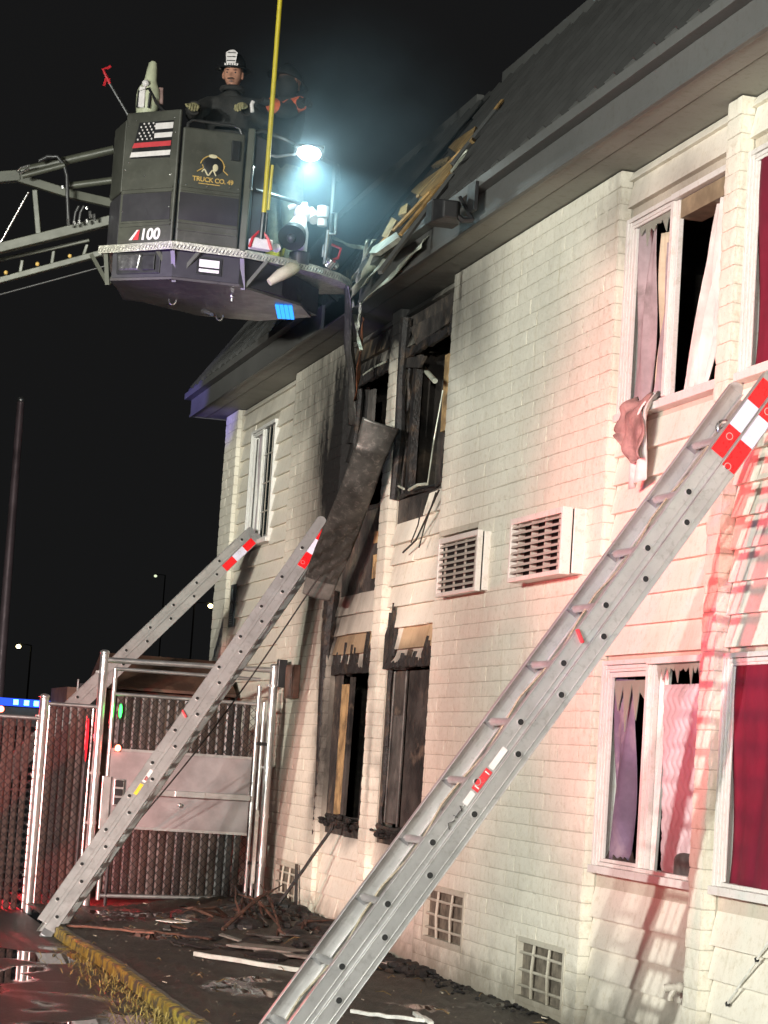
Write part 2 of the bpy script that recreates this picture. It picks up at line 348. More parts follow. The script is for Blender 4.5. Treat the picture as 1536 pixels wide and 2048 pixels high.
M_dirt = ground_mat('muddy_ground', (.018, .0155, .012), (.050, .042, .030), .60, .36)
g = MB(); g.add([(-400, -60, -.06), (KX-.05, -60, -.06), (KX-.05, 20.6, -.06), (-400, 20.6, -.06)], [(0, 1, 2, 3)])
g.add([(-400, 20.6, -.06), (KX-.05, 20.6, -.06), (KX-.05, 60, -.06), (400, 60, -.06), (400, 500, -.06), (-400, 500, -.06)], [(0, 1, 2, 3, 4, 5)])
tag(g.build('ground', M_lot), kind='structure')
g = MB()
g.grid(lambda u, v: (KX-.02+u*2.55, -6+v*32, gz(KX-.02+u*2.55, -6+v*32)+(jit(.012) if u > .02 else 0)), 60, 300)
g.add([(KX-.02, 26, 0), (.2, 26, .15), (.2, 26, -.1), (KX-.02, 26, -.1)], [(0, 1, 2, 3)])
tag(g.build('dirt_strip', M_dirt, smooth=True), kind='structure')
kr = thing('kerb', 'kerb with worn yellow paint along the edge of the wet parking lot', 'kerb', (KX, 15, -.1))
y = -5.0
while y < 18.8:
    L = 1.75; mb = MB(); y1 = min(y+L, 18.9)
    n = 14
    def kf(u, v, y0=y, y1=y1):
        prof = [(-.075, -.12), (-.072, .005), (-.062, .016), (-.02, .018), (.02, .014), (.03, -.02)]
        k = min(int(round(u*5)), 5); a = prof[k]; yy = y0+.006+(y1-y0-.012)*v
        wx = .015*math.sin(yy*1.3)
        return (KX+a[0]+wx+jit(.003), yy, a[1]+jit(.003))
    mb.grid(kf, 5, n, 0); 
    mb.m = [1 if (i % 5) >= 3 else 0 for i in range(len(mb.m))]
    mb.build('kerb_stone', [M_yel, M_conc], kr, smooth=True); y = y1
# dry grass growing along the kerb
gm = MB()
for i in range(1700):
    yy = random.triangular(8.5, 17.3, 13.4); 
    dens = .5+.5*math.sin(yy*2.1)*math.sin(yy*.9+1)
    if random.random() > .35+.65*dens: continue
    x = KX-.09-abs(random.gauss(0, .13)); z = -.06
    L = random.uniform(.03, .11); a = random.uniform(0, 6.28); le = random.uniform(.6, 2.6); d = Vector((math.cos(a)*le, math.sin(a)*le, 1)).normalized(); sd = Vector((-math.sin(a), math.cos(a), 0))*.0032
    p = Vector((x, yy, z)); q = p+d*L*.6; t = q+(d+Vector((math.cos(a), math.sin(a), -.7))*.7).normalized()*L*.5
    gm.add([p-sd, p+sd, q+sd*.8, q-sd*.8, t], [(0, 1, 2, 3), (3, 2, 4)])
tag(gm.build('dry_grass', M_grass), 'clumps of dry yellow grass along the foot of the kerb', 'grass', kind='stuff')

# ================================================================== THE MOTEL BUILDING
B = thing('motel_building', 'two-storey cream painted block and clapboard motel building with burnt rooms', 'building', (1.5, 16, 0))
ZT = 5.19
piers = [(24.5, 25.15, 'L0'), (19.72, 21.75, 'L1'), (18.0, 18.25, 'n'), (13.02, 16.5, 'big'), (11.23, 11.42, 'n'), (7.2, 9.55, 'off')]
# rough slump-block shapes shared by all block pieces
def block_mesh(k):
    mb = MB(); nu, nv = 9, 4
    def fn(u, v):
        e = min(u, 1-u)*9; ev = min(v, 1-v)*4
        he = e < .5; ve = ev < .5
        x = -.0065 if not (he or ve) else (-.0040 if he and not ve else -.0022)
        return (x+jit(.0018), (u-.5)*(1-.004)+jit(.003), (v-.5)*(.97)+jit(.008 if not ve else .013))
    mb.grid(fn, nu, nv)
    N = nu+1; ring = [i for i in range(N)]+[N*(j+1)-1 for j in range(1, nv+1)]+[N*nv+i for i in range(nu-1, -1, -1)]+[N*j for j in range(nv-1, 0, -1)]
    b0 = len(mb.v); mb.v += [(.03, mb.v[i][1]*.985, mb.v[i][2]*.96) for i in ring]
    for a in range(len(ring)):
        c = (a+1) % len(ring); mb.f.append((ring[a], b0+a, b0+c, ring[c])); mb.m.append(0)
    # faces point to -X
    mb.f = [tuple(reversed(f)) for f in mb.f]
    return mb.mesh('brick', M_brick, smooth=True)
BM = [block_mesh(k) for k in range(10)]
CH = ZT/50
# openings in the piers: (y0,y1,z0,z1) for vents and air conditioner sleeves
HOLES = [(15.52, 16.47, 2.77, 3.18), (13.86, 14.79, 2.76, 3.17), (15.30, 16.25, .22, .62), (13.25, 14.13, .035, .44), (20.3, 21.15, .12, .5)]
def hit(y0, y1, z0, z1):
    for a, b, c, d in HOLES:
        if y1 > a+.01 and y0 < b-.01 and z1 > c+.065 and z0 < d-.065: return (a, b, c, d)
    return None
for (y0, y1, kind) in piers:
    # the core behind the blocks, cut round the openings
    hs = [h for h in HOLES if h[0] > y0 and h[1] < y1]
    ys = sorted({y0+.006, y1-.006} | {h[0] for h in hs} | {h[1] for h in hs}); zs = sorted({-.1, ZT} | {h[2] for h in hs} | {h[3] for h in hs})
    mb = MB()
    for a, b in zip(ys, ys[1:]):
        for c, d in zip(zs, zs[1:]):
            if any(h[0] <= (a+b)/2 <= h[1] and h[2] <= (c+d)/2 <= h[3] for h in hs): continue
            mb.box(.0005, .20, a, b, c, d)
    pr = mb.build('brick_pier', M_mortar, B)
    if kind == 'off': continue
    rows = []
    for r in range(-1, 50):
        z0, z1 = r*CH, (r+1)*CH
        if kind == 'n': cuts = [y0, y1]
        elif kind == 'L0': cuts = [y0, y0+(.26 if r % 2 else .40), y1]
        else:
            cuts = [y0]; yy = y0+(.20 if r % 2 else .40)+jit(.03)
            while yy < y1-.16: cuts.append(yy); yy += .42+jit(.06)
            cuts.append(y1)
        for a, b in zip(cuts, cuts[1:]):
            h = hit(a, b, z0, z1)
            segs = [(a, b)] if not h else [s for s in ((a, min(b, h[0])), (max(a, h[1]), b)) if s[1]-s[0] > .05]
            for s0, s1 in segs: rows.append((s0, s1, z0, z1))
    rows.sort(key=lambda q: q[0]*.6+abs(q[2]-2.2)*.3)
    rest = MB()
    for i, (s0, s1, z0, z1) in enumerate(rows):
        me = random.choice(BM); L = s1-s0-.003; H = CH-.003
        if i < 295:
            o = bpy.data.objects.new('brick', me); scene.collection.objects.link(o); o.parent = pr
            c = Vector((jit(.002), (s0+s1)/2, (z0+z1)/2+jit(.002)))
            o.matrix_parent_inverse = WM[pr.name].inverted(); o.location = c; o.scale = (1, L, H)
            if kind == 'n' or s0 <= y0+.001 or s1 >= y1-.001: o.scale = (1.4, L, H)
        else:
            vo = [(v.co.x, v.co.y*L+(s0+s1)/2, v.co.z*H+(z0+z1)/2) for v in me.vertices]; rest.add(vo, [tuple(p.vertices) for p in me.polygons])
    if rest.v: tag(rest.build('brick', M_brick, pr, smooth=True), kind='stuff')
    # the return face of the pier towards the street corner is blockwork too
    if kind in ('big', 'n'):
        for r in range(0, 50):
            o = bpy.data.objects.new('brick', BM[r % 10]); scene.collection.objects.link(o); o.parent = pr; o.matrix_parent_inverse = WM[pr.name].inverted()
            o.rotation_euler = (0, 0, R_(90)); o.scale = (.5, .066, CH-.004); o.location = (.042, y0+.004, (r+.5)*CH)

# clapboard bays ----------------------------------------------------------------
SX = .07
def bay(y0, y1, wins, cracked=False, missing=(), tan=(), tilt=None):
    mb = MB()                                                   # sheathing behind, with the window holes left open
    ys = sorted({y0, y1} | {w[0] for w in wins} | {w[1] for w in wins}); zs = sorted({-.1, ZT} | {w[2] for w in wins} | {w[3] for w in wins})
    for a, b in zip(ys, ys[1:]):
        for c, d in zip(zs, zs[1:]):
            if any(w[0] <= (a+b)/2 <= w[1] and w[2] <= (c+d)/2 <= w[3] for w in wins): continue
            mb.box(.086, .20, a, b, c, d)
    pr = mb.build('clapboard_bay', M_charw if cracked else M_mortar, B)
    EX = .172; k = 0; z = -.03
    while z < ZT:
        z1 = min(z+EX, ZT); zc = (z+z1)/2
        spans = [(y0+.004, y1-.004)]
        for (a, b, c, d) in wins:
            if z1 > c+.03 and z < d-(.10 if cracked else .03):
                spans = [q for s in spans for q in ((s[0], min(s[1], a)), (max(s[0], b), s[1])) if q[1]-q[0] > .04]
            
        for (a, b) in spans:
            zz0, zz1 = z, z1
            for (wa, wb, c, d) in wins:
                if a < wb-.02 and b > wa+.02:
                    if zz0 < c < zz1: zz1 = c
                    if zz0 < d < zz1: zz0 = d
            if zz1-zz0 < .02: continue
            cuts = [a, b]
            if cracked and b-a > .6: cuts = [a]+sorted(a+(b-a)*t for t in random.sample([.25, .4, .55, .72], random.choice((1, 1, 2))))+[b]
            elif b-a > 2.2: cuts = [a, a+(b-a)*random.choice((.4, .62)), b]
            for c0, c1 in zip(cuts, cuts[1:]):
                if any(m_[0] < (c0+c1)/2 < m_[1] and m_[2] < (zz0+zz1)/2 < m_[3] for m_ in missing): continue
                t = jit(.006) if cracked else jit(.0012)
                bo = .024+(random.uniform(0, .008) if cracked else jit(.002))
                g0, g1 = c0+.002, c1-.002
                bb = MB()
                P = [(SX-bo, zz0-.004), (SX-bo+.001, zz0+.004), (SX+.010, zz1), (SX+.015, zz1), (SX+.015, zz0-.004)]
                n = len(P); bb.add([(x, g0, q) for x, q in P]+[(x-(.004 if cracked and random.random() < .3 else 0), g1, q+t) for x, q in P], [tuple(range(n)), tuple(reversed(range(n, 2*n)))]+[(i, n+i, n+(i+1) % n, (i+1) % n) for i in range(n)])
                mt = M_sidetan if any(m_[0] < (c0+c1)/2 < m_[1] and m_[2] < (zz0+zz1)/2 < m_[3] for m_ in tan) else M_side
                bb.build('board', mt, pr)
        z = z1; k += 1
    return pr
ZU0, ZU1, ZL0, ZL1 = 3.66, 4.87, .96, 2.17
bay(21.75, 24.5, [(22.72, 23.9, ZU0, ZU1)])
bay(18.25, 19.72, [(18.42, 19.62, 3.60, 4.83), (18.36, 19.70, .95, 2.25)], True, missing=[(18.4, 19.7, 2.9, 3.62)], tan=[(18.2, 19.8, 2.36, 2.52), (18.9, 19.3, 4.9, 5.2)])
bay(16.5, 18.0, [(16.54, 17.97, 3.60, 4.86), (16.52, 17.97, .93, 2.27)], True, missing=[(17.0, 17.7, 3.35, 3.62), (16.5, 17.6, 4.95, 5.1)], tan=[(16.9, 17.4, 2.36, 2.5)])
bay(11.42, 13.02, [(11.46, 12.98, ZU0, ZU1), (11.46, 12.98, ZL0, ZL1)])
bay(9.55, 11.23, [(9.65, 11.19, ZU0, ZU1), (9.65, 11.19, ZL0, ZL1)])

# end wall, back, rooms ----------------------------------------------------------
def part(name, mt, fn, parent=B, **k):
    mb = MB(); fn(mb); return mb.build(name, mt, parent, **k)
part('end_wall', M_brick, lambda b: (b.box(.205, 7.2, 24.95, 25.12, -.1, ZT), b.box(.205, 7.2, 7.0, 7.18, -.1, ZT)))
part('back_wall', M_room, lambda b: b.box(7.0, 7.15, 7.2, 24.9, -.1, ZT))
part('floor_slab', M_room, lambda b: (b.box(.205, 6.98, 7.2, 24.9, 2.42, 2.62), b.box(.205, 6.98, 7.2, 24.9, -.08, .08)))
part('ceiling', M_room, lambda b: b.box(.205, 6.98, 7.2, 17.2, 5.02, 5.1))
for yy in (14.7, 20.6, 18.06, 11.2): part('partition_wall', M_charw, lambda b: b.box(.205, 5, yy, yy+.1, .1, 5.0))
part('room_back_wall', M_charw, lambda b: (b.box(2.6, 2.7, 14.82, 18.04, .1, 5.0), b.box(2.6, 2.7, 18.18, 20.58, .1, 5.0)))
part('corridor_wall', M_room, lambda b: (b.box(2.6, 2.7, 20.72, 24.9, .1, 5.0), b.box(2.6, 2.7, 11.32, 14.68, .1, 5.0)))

# roof, eave ------------------------------------------------------------------------
TH = R_(54); ct, st = math.cos(TH), math.sin(TH); RX0, RZ0, RL = -.40, 5.47, 2.64
def RP(s, y, off=0): return Vector((RX0+s*ct-off*st, y, RZ0+s*st+off*ct))
YE = 25.47
roof = (lambda mb: (mb.box(RX0+RL*ct, 7.0, 6.9, 17.5, RZ0+RL*st-.12, RZ0+RL*st-.03), mb.box(RX0+RL*ct, 7.0, 20.0, YE-.03, RZ0+RL*st-.12, RZ0+RL*st-.03), mb.build('roof', M_roof, B))[2])(MB())
M_seam = simple('seam_highlight_grey', (.05, .05, .048), .45, .2, .1, 3., 0)  # paler than the panels: edge highlights put into the seam colour
y = 6.9
while y < YE-.02:
    y1 = min(y+.305, YE)
    s0, s1 = 0, RL
    if 17.75 < (y+y1)/2 < 19.75:
        s0 = {0: .35, 1: .95, 2: 1.5, 3: 2.0, 4: 2.4, 5: 2.45, 6: 1.6}.get(int((y-17.7)/.305), 1.2)
    mb = MB()
    if RL-s0 > .1:
        pr = [(y+.002, .004), (y+.106, .004), (y+.112, .018), (y+.118, .004), (y+.205, .004), (y+.211, .018), (y+.217, .004), (y1-.004, .004), (y1-.004, -.006), (y+.002, -.006)]
        n = len(pr); mb.add([RP(s0, a, b) for a, b in pr]+[RP(s1, a, b) for a, b in pr], [tuple(reversed(range(n))), tuple(range(n, 2*n))]+[(i, (i+1) % n, n+(i+1) % n, n+i) for i in range(n)])
        mb.build('roof_panel', M_roof, roof)
        part('standing_seam', M_seam, lambda b: b.prism([RP(s0, y+.008, .005), RP(s0, y+.022, .005), RP(s0, y+.020, .042), RP(s0, y+.010, .042)], RP(s1-.08, 0)-RP(s0, 0)), roof)
        if s0 == 0:      # folded end of the seam at the eave
            part('seam_end', M_fascia, lambda b: b.prism([RP(.0, y+.02, .006), RP(.0, y+.20, .006), RP(.10, y+.02, .008)], RP(0, 0, .02)-RP(0, 0, 0)), roof)
    y = y1
part('ridge_cap', M_fascia, lambda b: (b.bar(RP(RL, 6.9, .02), RP(RL, 19.15, .02), .07, .10), b.bar(RP(RL+.002, 19.9, .02), RP(RL, YE, .02), .07, .10)), roof)
part('gable_end', M_fascia, lambda b: b.prism([(RX0+.03, YE-.04, RZ0-.02), (RX0+RL*ct-.02, YE-.04, RZ0+RL*st-.05), (7.0, YE-.04, RZ0+RL*st-.05), (7.0, YE-.04, RZ0-.02)], (0, -.05, 0)), roof)
# eave build-up
part('soffit', M_soffit, lambda b: (b.box(-.335, -.19, 6.9, YE-.01, 5.196, 5.212), b.box(-.182, .18, 6.9, YE-.01, 5.199, 5.215)))
part('fascia', M_fascia, lambda b: (b.box(-.365, -.337, 6.9, 18.0, 5.19, 5.405), b.box(-.365, -.337, 19.3, YE, 5.19, 5.405), b.box(-.375, -.366, 6.9, 18.0, 5.186, 5.215), b.box(-.375, -.366, 19.3, YE, 5.186, 5.215), b.box(-.335, .3, YE-.03, YE, 5.19, 5.405)), bevel=.003)
part('gutter', M_fascia, lambda b: (b.box(-.435, -.366, 6.9, 17.75, 5.385, 5.40), b.box(-.445, -.43, 6.9, 17.75, 5.385, 5.452), b.box(-.435, -.366, 19.4, YE+.005, 5.385, 5.40), b.box(-.445, -.43, 19.4, YE+.005, 5.385, 5.452)), bevel=.003)
# gash in the roof: rafters and torn lining
rf = 0
for yy in (17.86, 18.30, 18.72, 19.12, 19.52):
    w_ = M_wood if rf in (0, 1) else M_char
    part('rafter', w_, lambda b: b.bar(RP(.02, yy, -.08), RP(2.5-.06*rf, yy+jit(.03), -.08), .045, .10, (0, 0, 1)), roof); rf += 1
for a, b_, c, mt in (((.9, 17.95), (1.35, 18.45), .13, M_wood), ((1.5, 17.9), (2.05, 18.3), .11, M_wood), ((2.05, 17.82), (2.4, 18.1), .08, M_wood), ((.35, 17.85), (.75, 18.1), .10, M_tanfoam), ((1.2, 18.5), (2.1, 19.3), .16, M_char)):
    part('purlin', mt, lambda b: b.bar(RP(a[0], a[1], -.02), RP(b_[0], b_[1], -.0), c, .025, (-.8, 0, .6)), roof)
def torn(p0, p1, w0, w1, tw, mt, name='torn_flashing', sag=.0, th=.003, parent=B, n=14, upv=(-.7, 0, .7)):
    mb = MB(); p0 = Vector(p0); p1 = Vector(p1); d = p1-p0; a0 = d.normalized().cross(Vector(upv)).normalized()
    def fn(u, v):
        w_ = w0+(w1-w0)*v; q = p0+d*v+Vector((0, 0, -1))*sag*4*v*(1-v)
        rot = Matrix.Rotation(tw*v, 3, d.normalized()); return q+rot @ a0*((u-.5)*w_*(1+.12*math.sin(v*17+u*3)))+rot @ a0.cross(d.normalized())*(.012*math.sin(v*11+u*5))
    mb.grid(fn, 4, n); return mb.build(name, mt, parent, smooth=True, solid=th)
M_pale = simple('pale_peeled_flashing', (.42, .44, .36), .5, .2, .2, 6, .2, 30, .006, dirt=((.12, .11, .08), 5, .6))
for i, (a, b_, w0, w1, tw) in enumerate((((735, 560), (800, 470), .17, .08, .6), ((718, 580), (760, 510), .2, .12, -.7), ((712, 575), (735, 480), .05, .03, .3), ((700, 570), (748, 480), .06, .04, .2), ((728, 600), (850, 480), .16, .10, .35), ((760, 545), (835, 425), .05, .02, .5), ((745, 520), (870, 360), .03, .02, .1), ((820, 440), (935, 300), .025, .015, .2), ((745, 500), (655, 470), .035, .02, .3), ((725, 545), (778, 505), .22, .1, .9), ((705, 600), (722, 700), .03, .02, .2))):
    torn(AX(*a, -.42+.02*i), AX(*b_, -.40+(.35 if i in (5, 6, 7) else 0)), w0*1.2, w1*1.2, tw, M_pale, sag=.02)
def on_roof(px, py, off=.03):
    nrm = Vector((-st, 0, ct)); q0 = RP(0, 0, off); d = ray(px, py); return CAM+d*((q0-CAM).dot(nrm)/d.dot(nrm))
for poly, mt in (([(828, 388), (845, 372), (905, 330), (912, 340), (893, 368), (850, 398)], M_wood), ([(903, 300), (918, 285), (958, 258), (950, 285), (915, 308)], M_wood), ([(803, 436), (808, 420), (822, 412), (820, 432)], M_wood), ([(745, 512), (752, 500), (800, 470), (806, 480), (760, 512)], M_pale), ([(868, 338), (880, 328), (905, 318), (900, 328)], M_tanfoam), ([(770, 478), (790, 440), (800, 446), (782, 482)], M_tanfoam)):
    part('torn_sheathing', mt, lambda b: b.prism([on_roof(x, y) for x, y in poly], (-.03, 0, .02)), roof)
for a, b_, r in (((750, 500), (860, 385), .014), ((835, 395), (925, 300), .016), ((800, 470), (880, 370), .014), ((905, 330), (990, 222), .02), ((760, 545), (905, 350), .018), ((940, 285), (1005, 200), .012)):
    part('batten', M_wood if r < .018 else M_fascia, lambda b: b.bar(on_roof(*a, .05), on_roof(*b_, .05), r*2, r*1.4), roof)
# scorched strips hanging from the eave in front of the burnt rooms
torn(AX(694, 540, -.45), AX(712, 800, -.20), .05, .10, .5, M_metalgrey, 'hanging_flashing', n=20, upv=(1, 0, 0))
torn(AX(690, 560, -.42), AX(705, 850, -.18), .16, .09, -.4, M_metalgrey, 'hanging_flashing', n=20, upv=(1, 0, 0))
torn(AX(726, 640, -.36), AX(712, 795, -.22), .09, .10, .5, M_rust, 'hanging_flashing', n=14, upv=(1, 0, 0))
torn(AX(722, 600, -.36), AX(716, 660, -.34), .03, .02, .3, M_pale, 'hanging_flashing', n=8, upv=(1, 0, 0))

# long scorched sheet of eave metal dangling across the burnt bays
def dangling():
    C = [(762, 848), (742, 905), (715, 980), (690, 1045), (664, 1110), (645, 1155), (632, 1196)]
    P = [AX(x, y, X) for (x, y), X in zip(C, (-.20, -.24, -.27, -.28, -.29, -.30, -.31))]
    E1_ = Vector((math.cos(YAW), -math.sin(YAW), 0))
    def fn(u, v):
        t = v*(len(P)-1); i = min(int(t), len(P)-2); q = P[i].lerp(P[i+1], t-i); d = (P[i+1]-P[i]).normalized(); a = (E1_-d*E1_.dot(d)).normalized(); n = a.cross(d)
        w_ = .31-.03*math.sin(v*7)-.05*v
        return q+a*((u-.5)*w_)+n*(.035*abs(u-.5)**2*4*(1-v*.5)+.012*math.sin(v*9+u*2)+(.02*math.sin(u*16+v*60)+.012*math.sin(u*37+v*25))*(1 if .5 < v < .85 else .1)*.35)
    mb = MB(); mb.grid(fn, 16, 70); mb.m = [1 if i//16 > 60 else 0 for i in range(len(mb.m))]
    o = mb.build('dangling_sheet', [M_metalgrey, M_ash], None, smooth=True, solid=.006); tag(o, 'long scorched grey metal sheet dangling diagonally across the burnt wall', 'metal sheet')
dangling()
# ================================================================== WINDOWS
FX = .03                                     # face of the window trim
def window(y0, y1, z0, z1, mull, right=True, sashes=(), label=None):
    """white vinyl slider: y1 is the far (left in the photo) jamb"""
    mb = MB()
    for k, (a, w_) in enumerate(((FX, .030), (FX+.009, .058), (FX+.017, .082))):     # stepped trim
        mb.box(a, .14, y1-w_, y1-(0, .0345, .0625)[k], z0, z1)
        hw = min(w_, .075)
        mb.box(a+.001, .14, mull, y1-w_, z1-hw*.9, z1-(hw*.9-.022 if k else 0))
    mb.box(FX-.006, .16, y0, mull, z1-.035, z1+.001)
    if right: mb.box(FX+.002, .16, y0, y0+.035, z0, z1-.036)
    wd = mb.build('window', M_white, B, bevel=.003)
    if label: wd['label'] = label
    part('sill', M_white, lambda b: (b.box(FX-.02, .17, y0, y1+.004, z0-.045, z0), b.box(FX+.012, .12, y0+.002, y1-.086, z0+.0005, z0+.022)), wd, bevel=.004)
    part('mullion', M_white, lambda b: (b.box(FX+.004, .062, mull-.022, mull+.022, z0+.023, z1-.037), b.box(FX+.022, .085, mull-.068, mull-.024, z0+.024, z1-.038)), wd, bevel=.003)
    return wd
def shards(wd, y0, y1, z0, z1, depth, n, edge='top', mt=None, X=.062, seed=1):
    rnd = random.Random(seed); mb = MB(); st_ = (y1-y0)/n
    for i in range(n):
        a = y0+i*st_; b = a+st_; d1 = depth*rnd.uniform(.25, 1); d0 = depth*rnd.uniform(.1, .6); t = a+st_*rnd.uniform(.2, .8)
        if edge == 'top': P = [(a, z1), (b, z1), (b, z1-d0*.4), (t, z1-d1), (a, z1-d0*.3)]
        elif edge == 'bottom': P = [(a, z0), (b, z0), (b, z0+d0*.4), (t, z0+d1), (a, z0+d0*.3)]
        elif edge == 'far': a2 = z0+i*(z1-z0)/n; b2 = a2+(z1-z0)/n; P = [(y1, a2), (y1, b2), (y1-d0*.5, b2), (y1-d1, (a2+b2)/2), (y1-d0*.4, a2)]
        mb.prism([(X, p[0], p[1]) for p in P], (.005, 0, 0))
    return mb.build('broken_pane', mt or M_shard, wd)
def drape(name, label, cat, y0, y1, z0, z1, X, mt, folds=6, amp=.03, lean=0, group=None, seed=0, parent=None, bunch=0, nv=26):
    rnd = random.Random(seed); ph = rnd.uniform(0, 6)
    def fn(u, v):
        yy = y0+(y1-y0)*u; z = z0+(z1-z0)*v
        a = amp*(math.sin(u*folds*6.28+ph+.8*math.sin(v*3+ph))+.35*math.sin(u*folds*15+v*2))*(1.1-.4*v)
        yy += lean*(1-v)+bunch*(u-.5)*math.sin(v*3.14)*-.6
        return (X+a+.02*math.sin(v*5+u*7), yy, z+.012*math.sin(u*21+ph)*(1-v))
    mb = MB(); mb.grid(fn, max(24, folds*8), nv); o = mb.build(name, mt, parent, smooth=True, solid=.004); 
    if label: tag(o, label, cat, group)
    return o
# far-left bay window: half open, half glazed with muntins
wA = window(22.72, 23.9, ZU0, ZU1, 23.32)
part('pane', M_glass, lambda b: b.box(.060, .064, 22.75, 23.25, ZU0+.02, ZU1-.04), wA)
for zz in (3.95, 4.25, 4.55): part('muntin', M_acgrille, lambda b: b.box(.053, .0595, 22.756, 23.25, zz-.005, zz+.005), wA)
for yy in (22.91, 23.08): part('muntin', M_acgrille, lambda b: b.box(.054, .0595, yy-.004, yy+.004, ZU0+.023, ZU1-.037), wA)
part('sash', M_white, lambda b: (b.box(.052, .075, 23.78, 23.815, ZU0+.025, ZU1-.08),), wA, bevel=.003)
drape('curtain', 'pale curtain edge behind the open half of the farthest upstairs window', 'curtain', 23.42, 23.64, 3.7, 4.8, .10, M_drape, 2, .012)
# right-hand bay, upstairs
wC = window(11.44, 12.98, ZU0, ZU1, 12.26, right=False)
part('sash', M_white, lambda b: (b.box(.052, .075, 12.86, 12.897, ZU0+.025, ZU1-.07),), wC, bevel=.003)
part('head_lining', simple('head_lining_wood', (.26, .21, .13), .7, 0, .2, 6, .2), lambda b: b.box(.062, .2, 11.45, 12.2, 4.72, 4.83), wC)
shards(wC, 12.29, 12.83, 3.7, 4.80, .16, 6, 'top', seed=3)
drape('curtain', 'mauve-grey curtain hanging in the left half of the upstairs window beside the ladder tip', 'curtain', 12.60, 12.86, 3.68, 4.80, .095, M_drape, 2, .014, seed=2)
drape('curtain', 'cream sheer curtain beside the mauve-grey curtain in the broken upstairs window', 'curtain', 12.44, 12.60, 3.70, 4.72, .13, simple('cream_sheer_cloth', (.46, .42, .30), .8, 0, .15, 4, .2), 2, .012, seed=5)
drape('blind_strip', 'bundle of crooked vertical blind strips leaning behind the mullion of the broken upstairs window', 'blind', 12.31, 12.42, 3.68, 4.62, .10, M_drape, 3, .014, lean=.10, seed=9)
drape('curtain', 'white curtain pulled aside in the right half of the broken upstairs window', 'curtain', 11.42, 11.62, 3.68, 4.80, .10, M_cloth, 3, .020, lean=.36, seed=7)
drape('bed_sheet', 'narrow white sheet slanting across the dark opening of the broken upstairs window', 'sheet', 11.68, 11.75, 3.68, 4.78, .12, M_cloth, 1, .012, lean=.40, seed=12)
# cloth hanging out over the sill
def cloth_out():
    g1 = MB()
    def fn(u, v):
        yy = 12.66-.30*u+.06*v*(1-u)+.02*math.sin(v*9); z = 3.70-.40*v*(1-.45*(1-u)**2)+.02*math.sin(u*7+1)+.008*math.sin(u*17); X = .05-.085*math.sin(min(v*5, 1.57))-.035*abs(math.sin(u*5+v*4.1+math.sin(v*6)))-.02*math.sin(u*13-v*5)*v
        return (X, yy-.10*v*u, z)
    g1.grid(fn, 28, 26); o = g1.build('garment', M_pinkcloth, None, smooth=True, solid=.006); tag(o, 'crumpled dusty pink garment hanging out over the sill of the broken upstairs window', 'garment')
    g2 = MB()
    def f2(u, v):
        return (.045-.075*math.sin(min(v*6, 1.57))-.02*math.sin(u*8+v*3), 12.40-.10*u+.12*v*(1-u)+.02*v, 3.72-.56*v+.04*u*v)
    g2.grid(f2, 14, 22); o = g2.build('bed_sheet', M_cloth, None, smooth=True, solid=.005); tag(o, 'white sheet corner dangling beside the pink garment below the broken upstairs window', 'sheet')
cloth_out()
# right-hand bay, downstairs
wD = window(11.44, 12.98, ZL0, ZL1, 12.26, right=False)
part('sash', M_white, lambda b: (b.box(.052, .075, 12.86, 12.897, ZL0+.025, ZL1-.07), b.box(.051, .075, 12.285, 12.858, ZL1-.10, ZL1-.07), b.box(.051, .075, 12.285, 12.858, ZL0+.024, ZL0+.045)), wD, bevel=.003)
shards(wD, 12.29, 12.83, ZL0, ZL1-.12, .30, 4, 'top', seed=8)
shards(wD, 11.47, 12.18, ZL0, ZL1-.04, .14, 11, 'top', seed=11)
shards(wD, 12.29, 12.83, ZL0+.045, ZL1, .07, 6, 'bottom', seed=13, mt=M_charw)
drape('curtain', 'purple-grey curtain strip behind the jagged glass of the downstairs window', 'curtain', 12.56, 12.85, 1.0, 2.06, .09, simple('violet_grey_cloth', (.13, .10, .16), .8, 0, .25, 3, .2, dirt=((.34, .28, .29), 3, .6)), 1, .02, seed=21)
# mattress with quilted zigzag ticking leaning in the opening
mt_ = thing('mattress', 'pale quilted mattress with zigzag stitching standing in the broken downstairs window', 'mattress', (.2, 11.8, ZL0))
mb = MB(); Y0m, Y1m, Z0m, Z1m = 11.60, 12.10, .98, 2.02
def mq(u, v):
    yy = Y0m+(Y1m-Y0m)*u; z = Z0m+(Z1m-Z0m)*v
    zz = z*17; tri = abs((zz % 2)-1)
    d = abs((((yy*13+tri*.8) % 1)-.5)*2)
    e = min(u, 1-u, v*2, (1-v)*2)
    return (.115-.022*min(1, e*14)-.011*(1-(1-d)**3)+.12*(v-.5)*-.25, yy+.02*v, z)
mb.grid(mq, 44, 90); mb.build('ticking', M_matt, mt_, smooth=True)
part('side_border', M_orange if False else simple('rust_brown_border', (.30, .085, .03), .8, 0, .25, 8, .2), lambda b: b.prism([(.125, Y0m, Z0m), (.125, Y0m+.02, Z1m), (.30, Y0m+.02, Z1m), (.30, Y0m, Z0m)], (0, -.06, 0)), mt_)
part('back', M_matt, lambda b: b.box(.17, .32, Y0m+.01, Y1m, Z0m, Z1m), mt_, bevel=.03)
part('torn_corner', M_ash, lambda b: b.grid(lambda u, v: (.11-.05*math.sin(u*6), 11.62+.52*u, .965+.13*v*(1-u)**.6+.02*math.sin(u*9)), 16, 5), mt_, smooth=True)
bf = part('bent_sash', M_white, lambda b: (b.bar((.10, 12.17, ZL0+.01), (.115, 12.13, 2.12), .022, .03), b.bar((.11, 12.20, ZL0+.01), (.10, 12.205, 2.12), .03, .04), b.box(.10, .13, 12.14, 12.21, 1.48, 1.56)), wD)
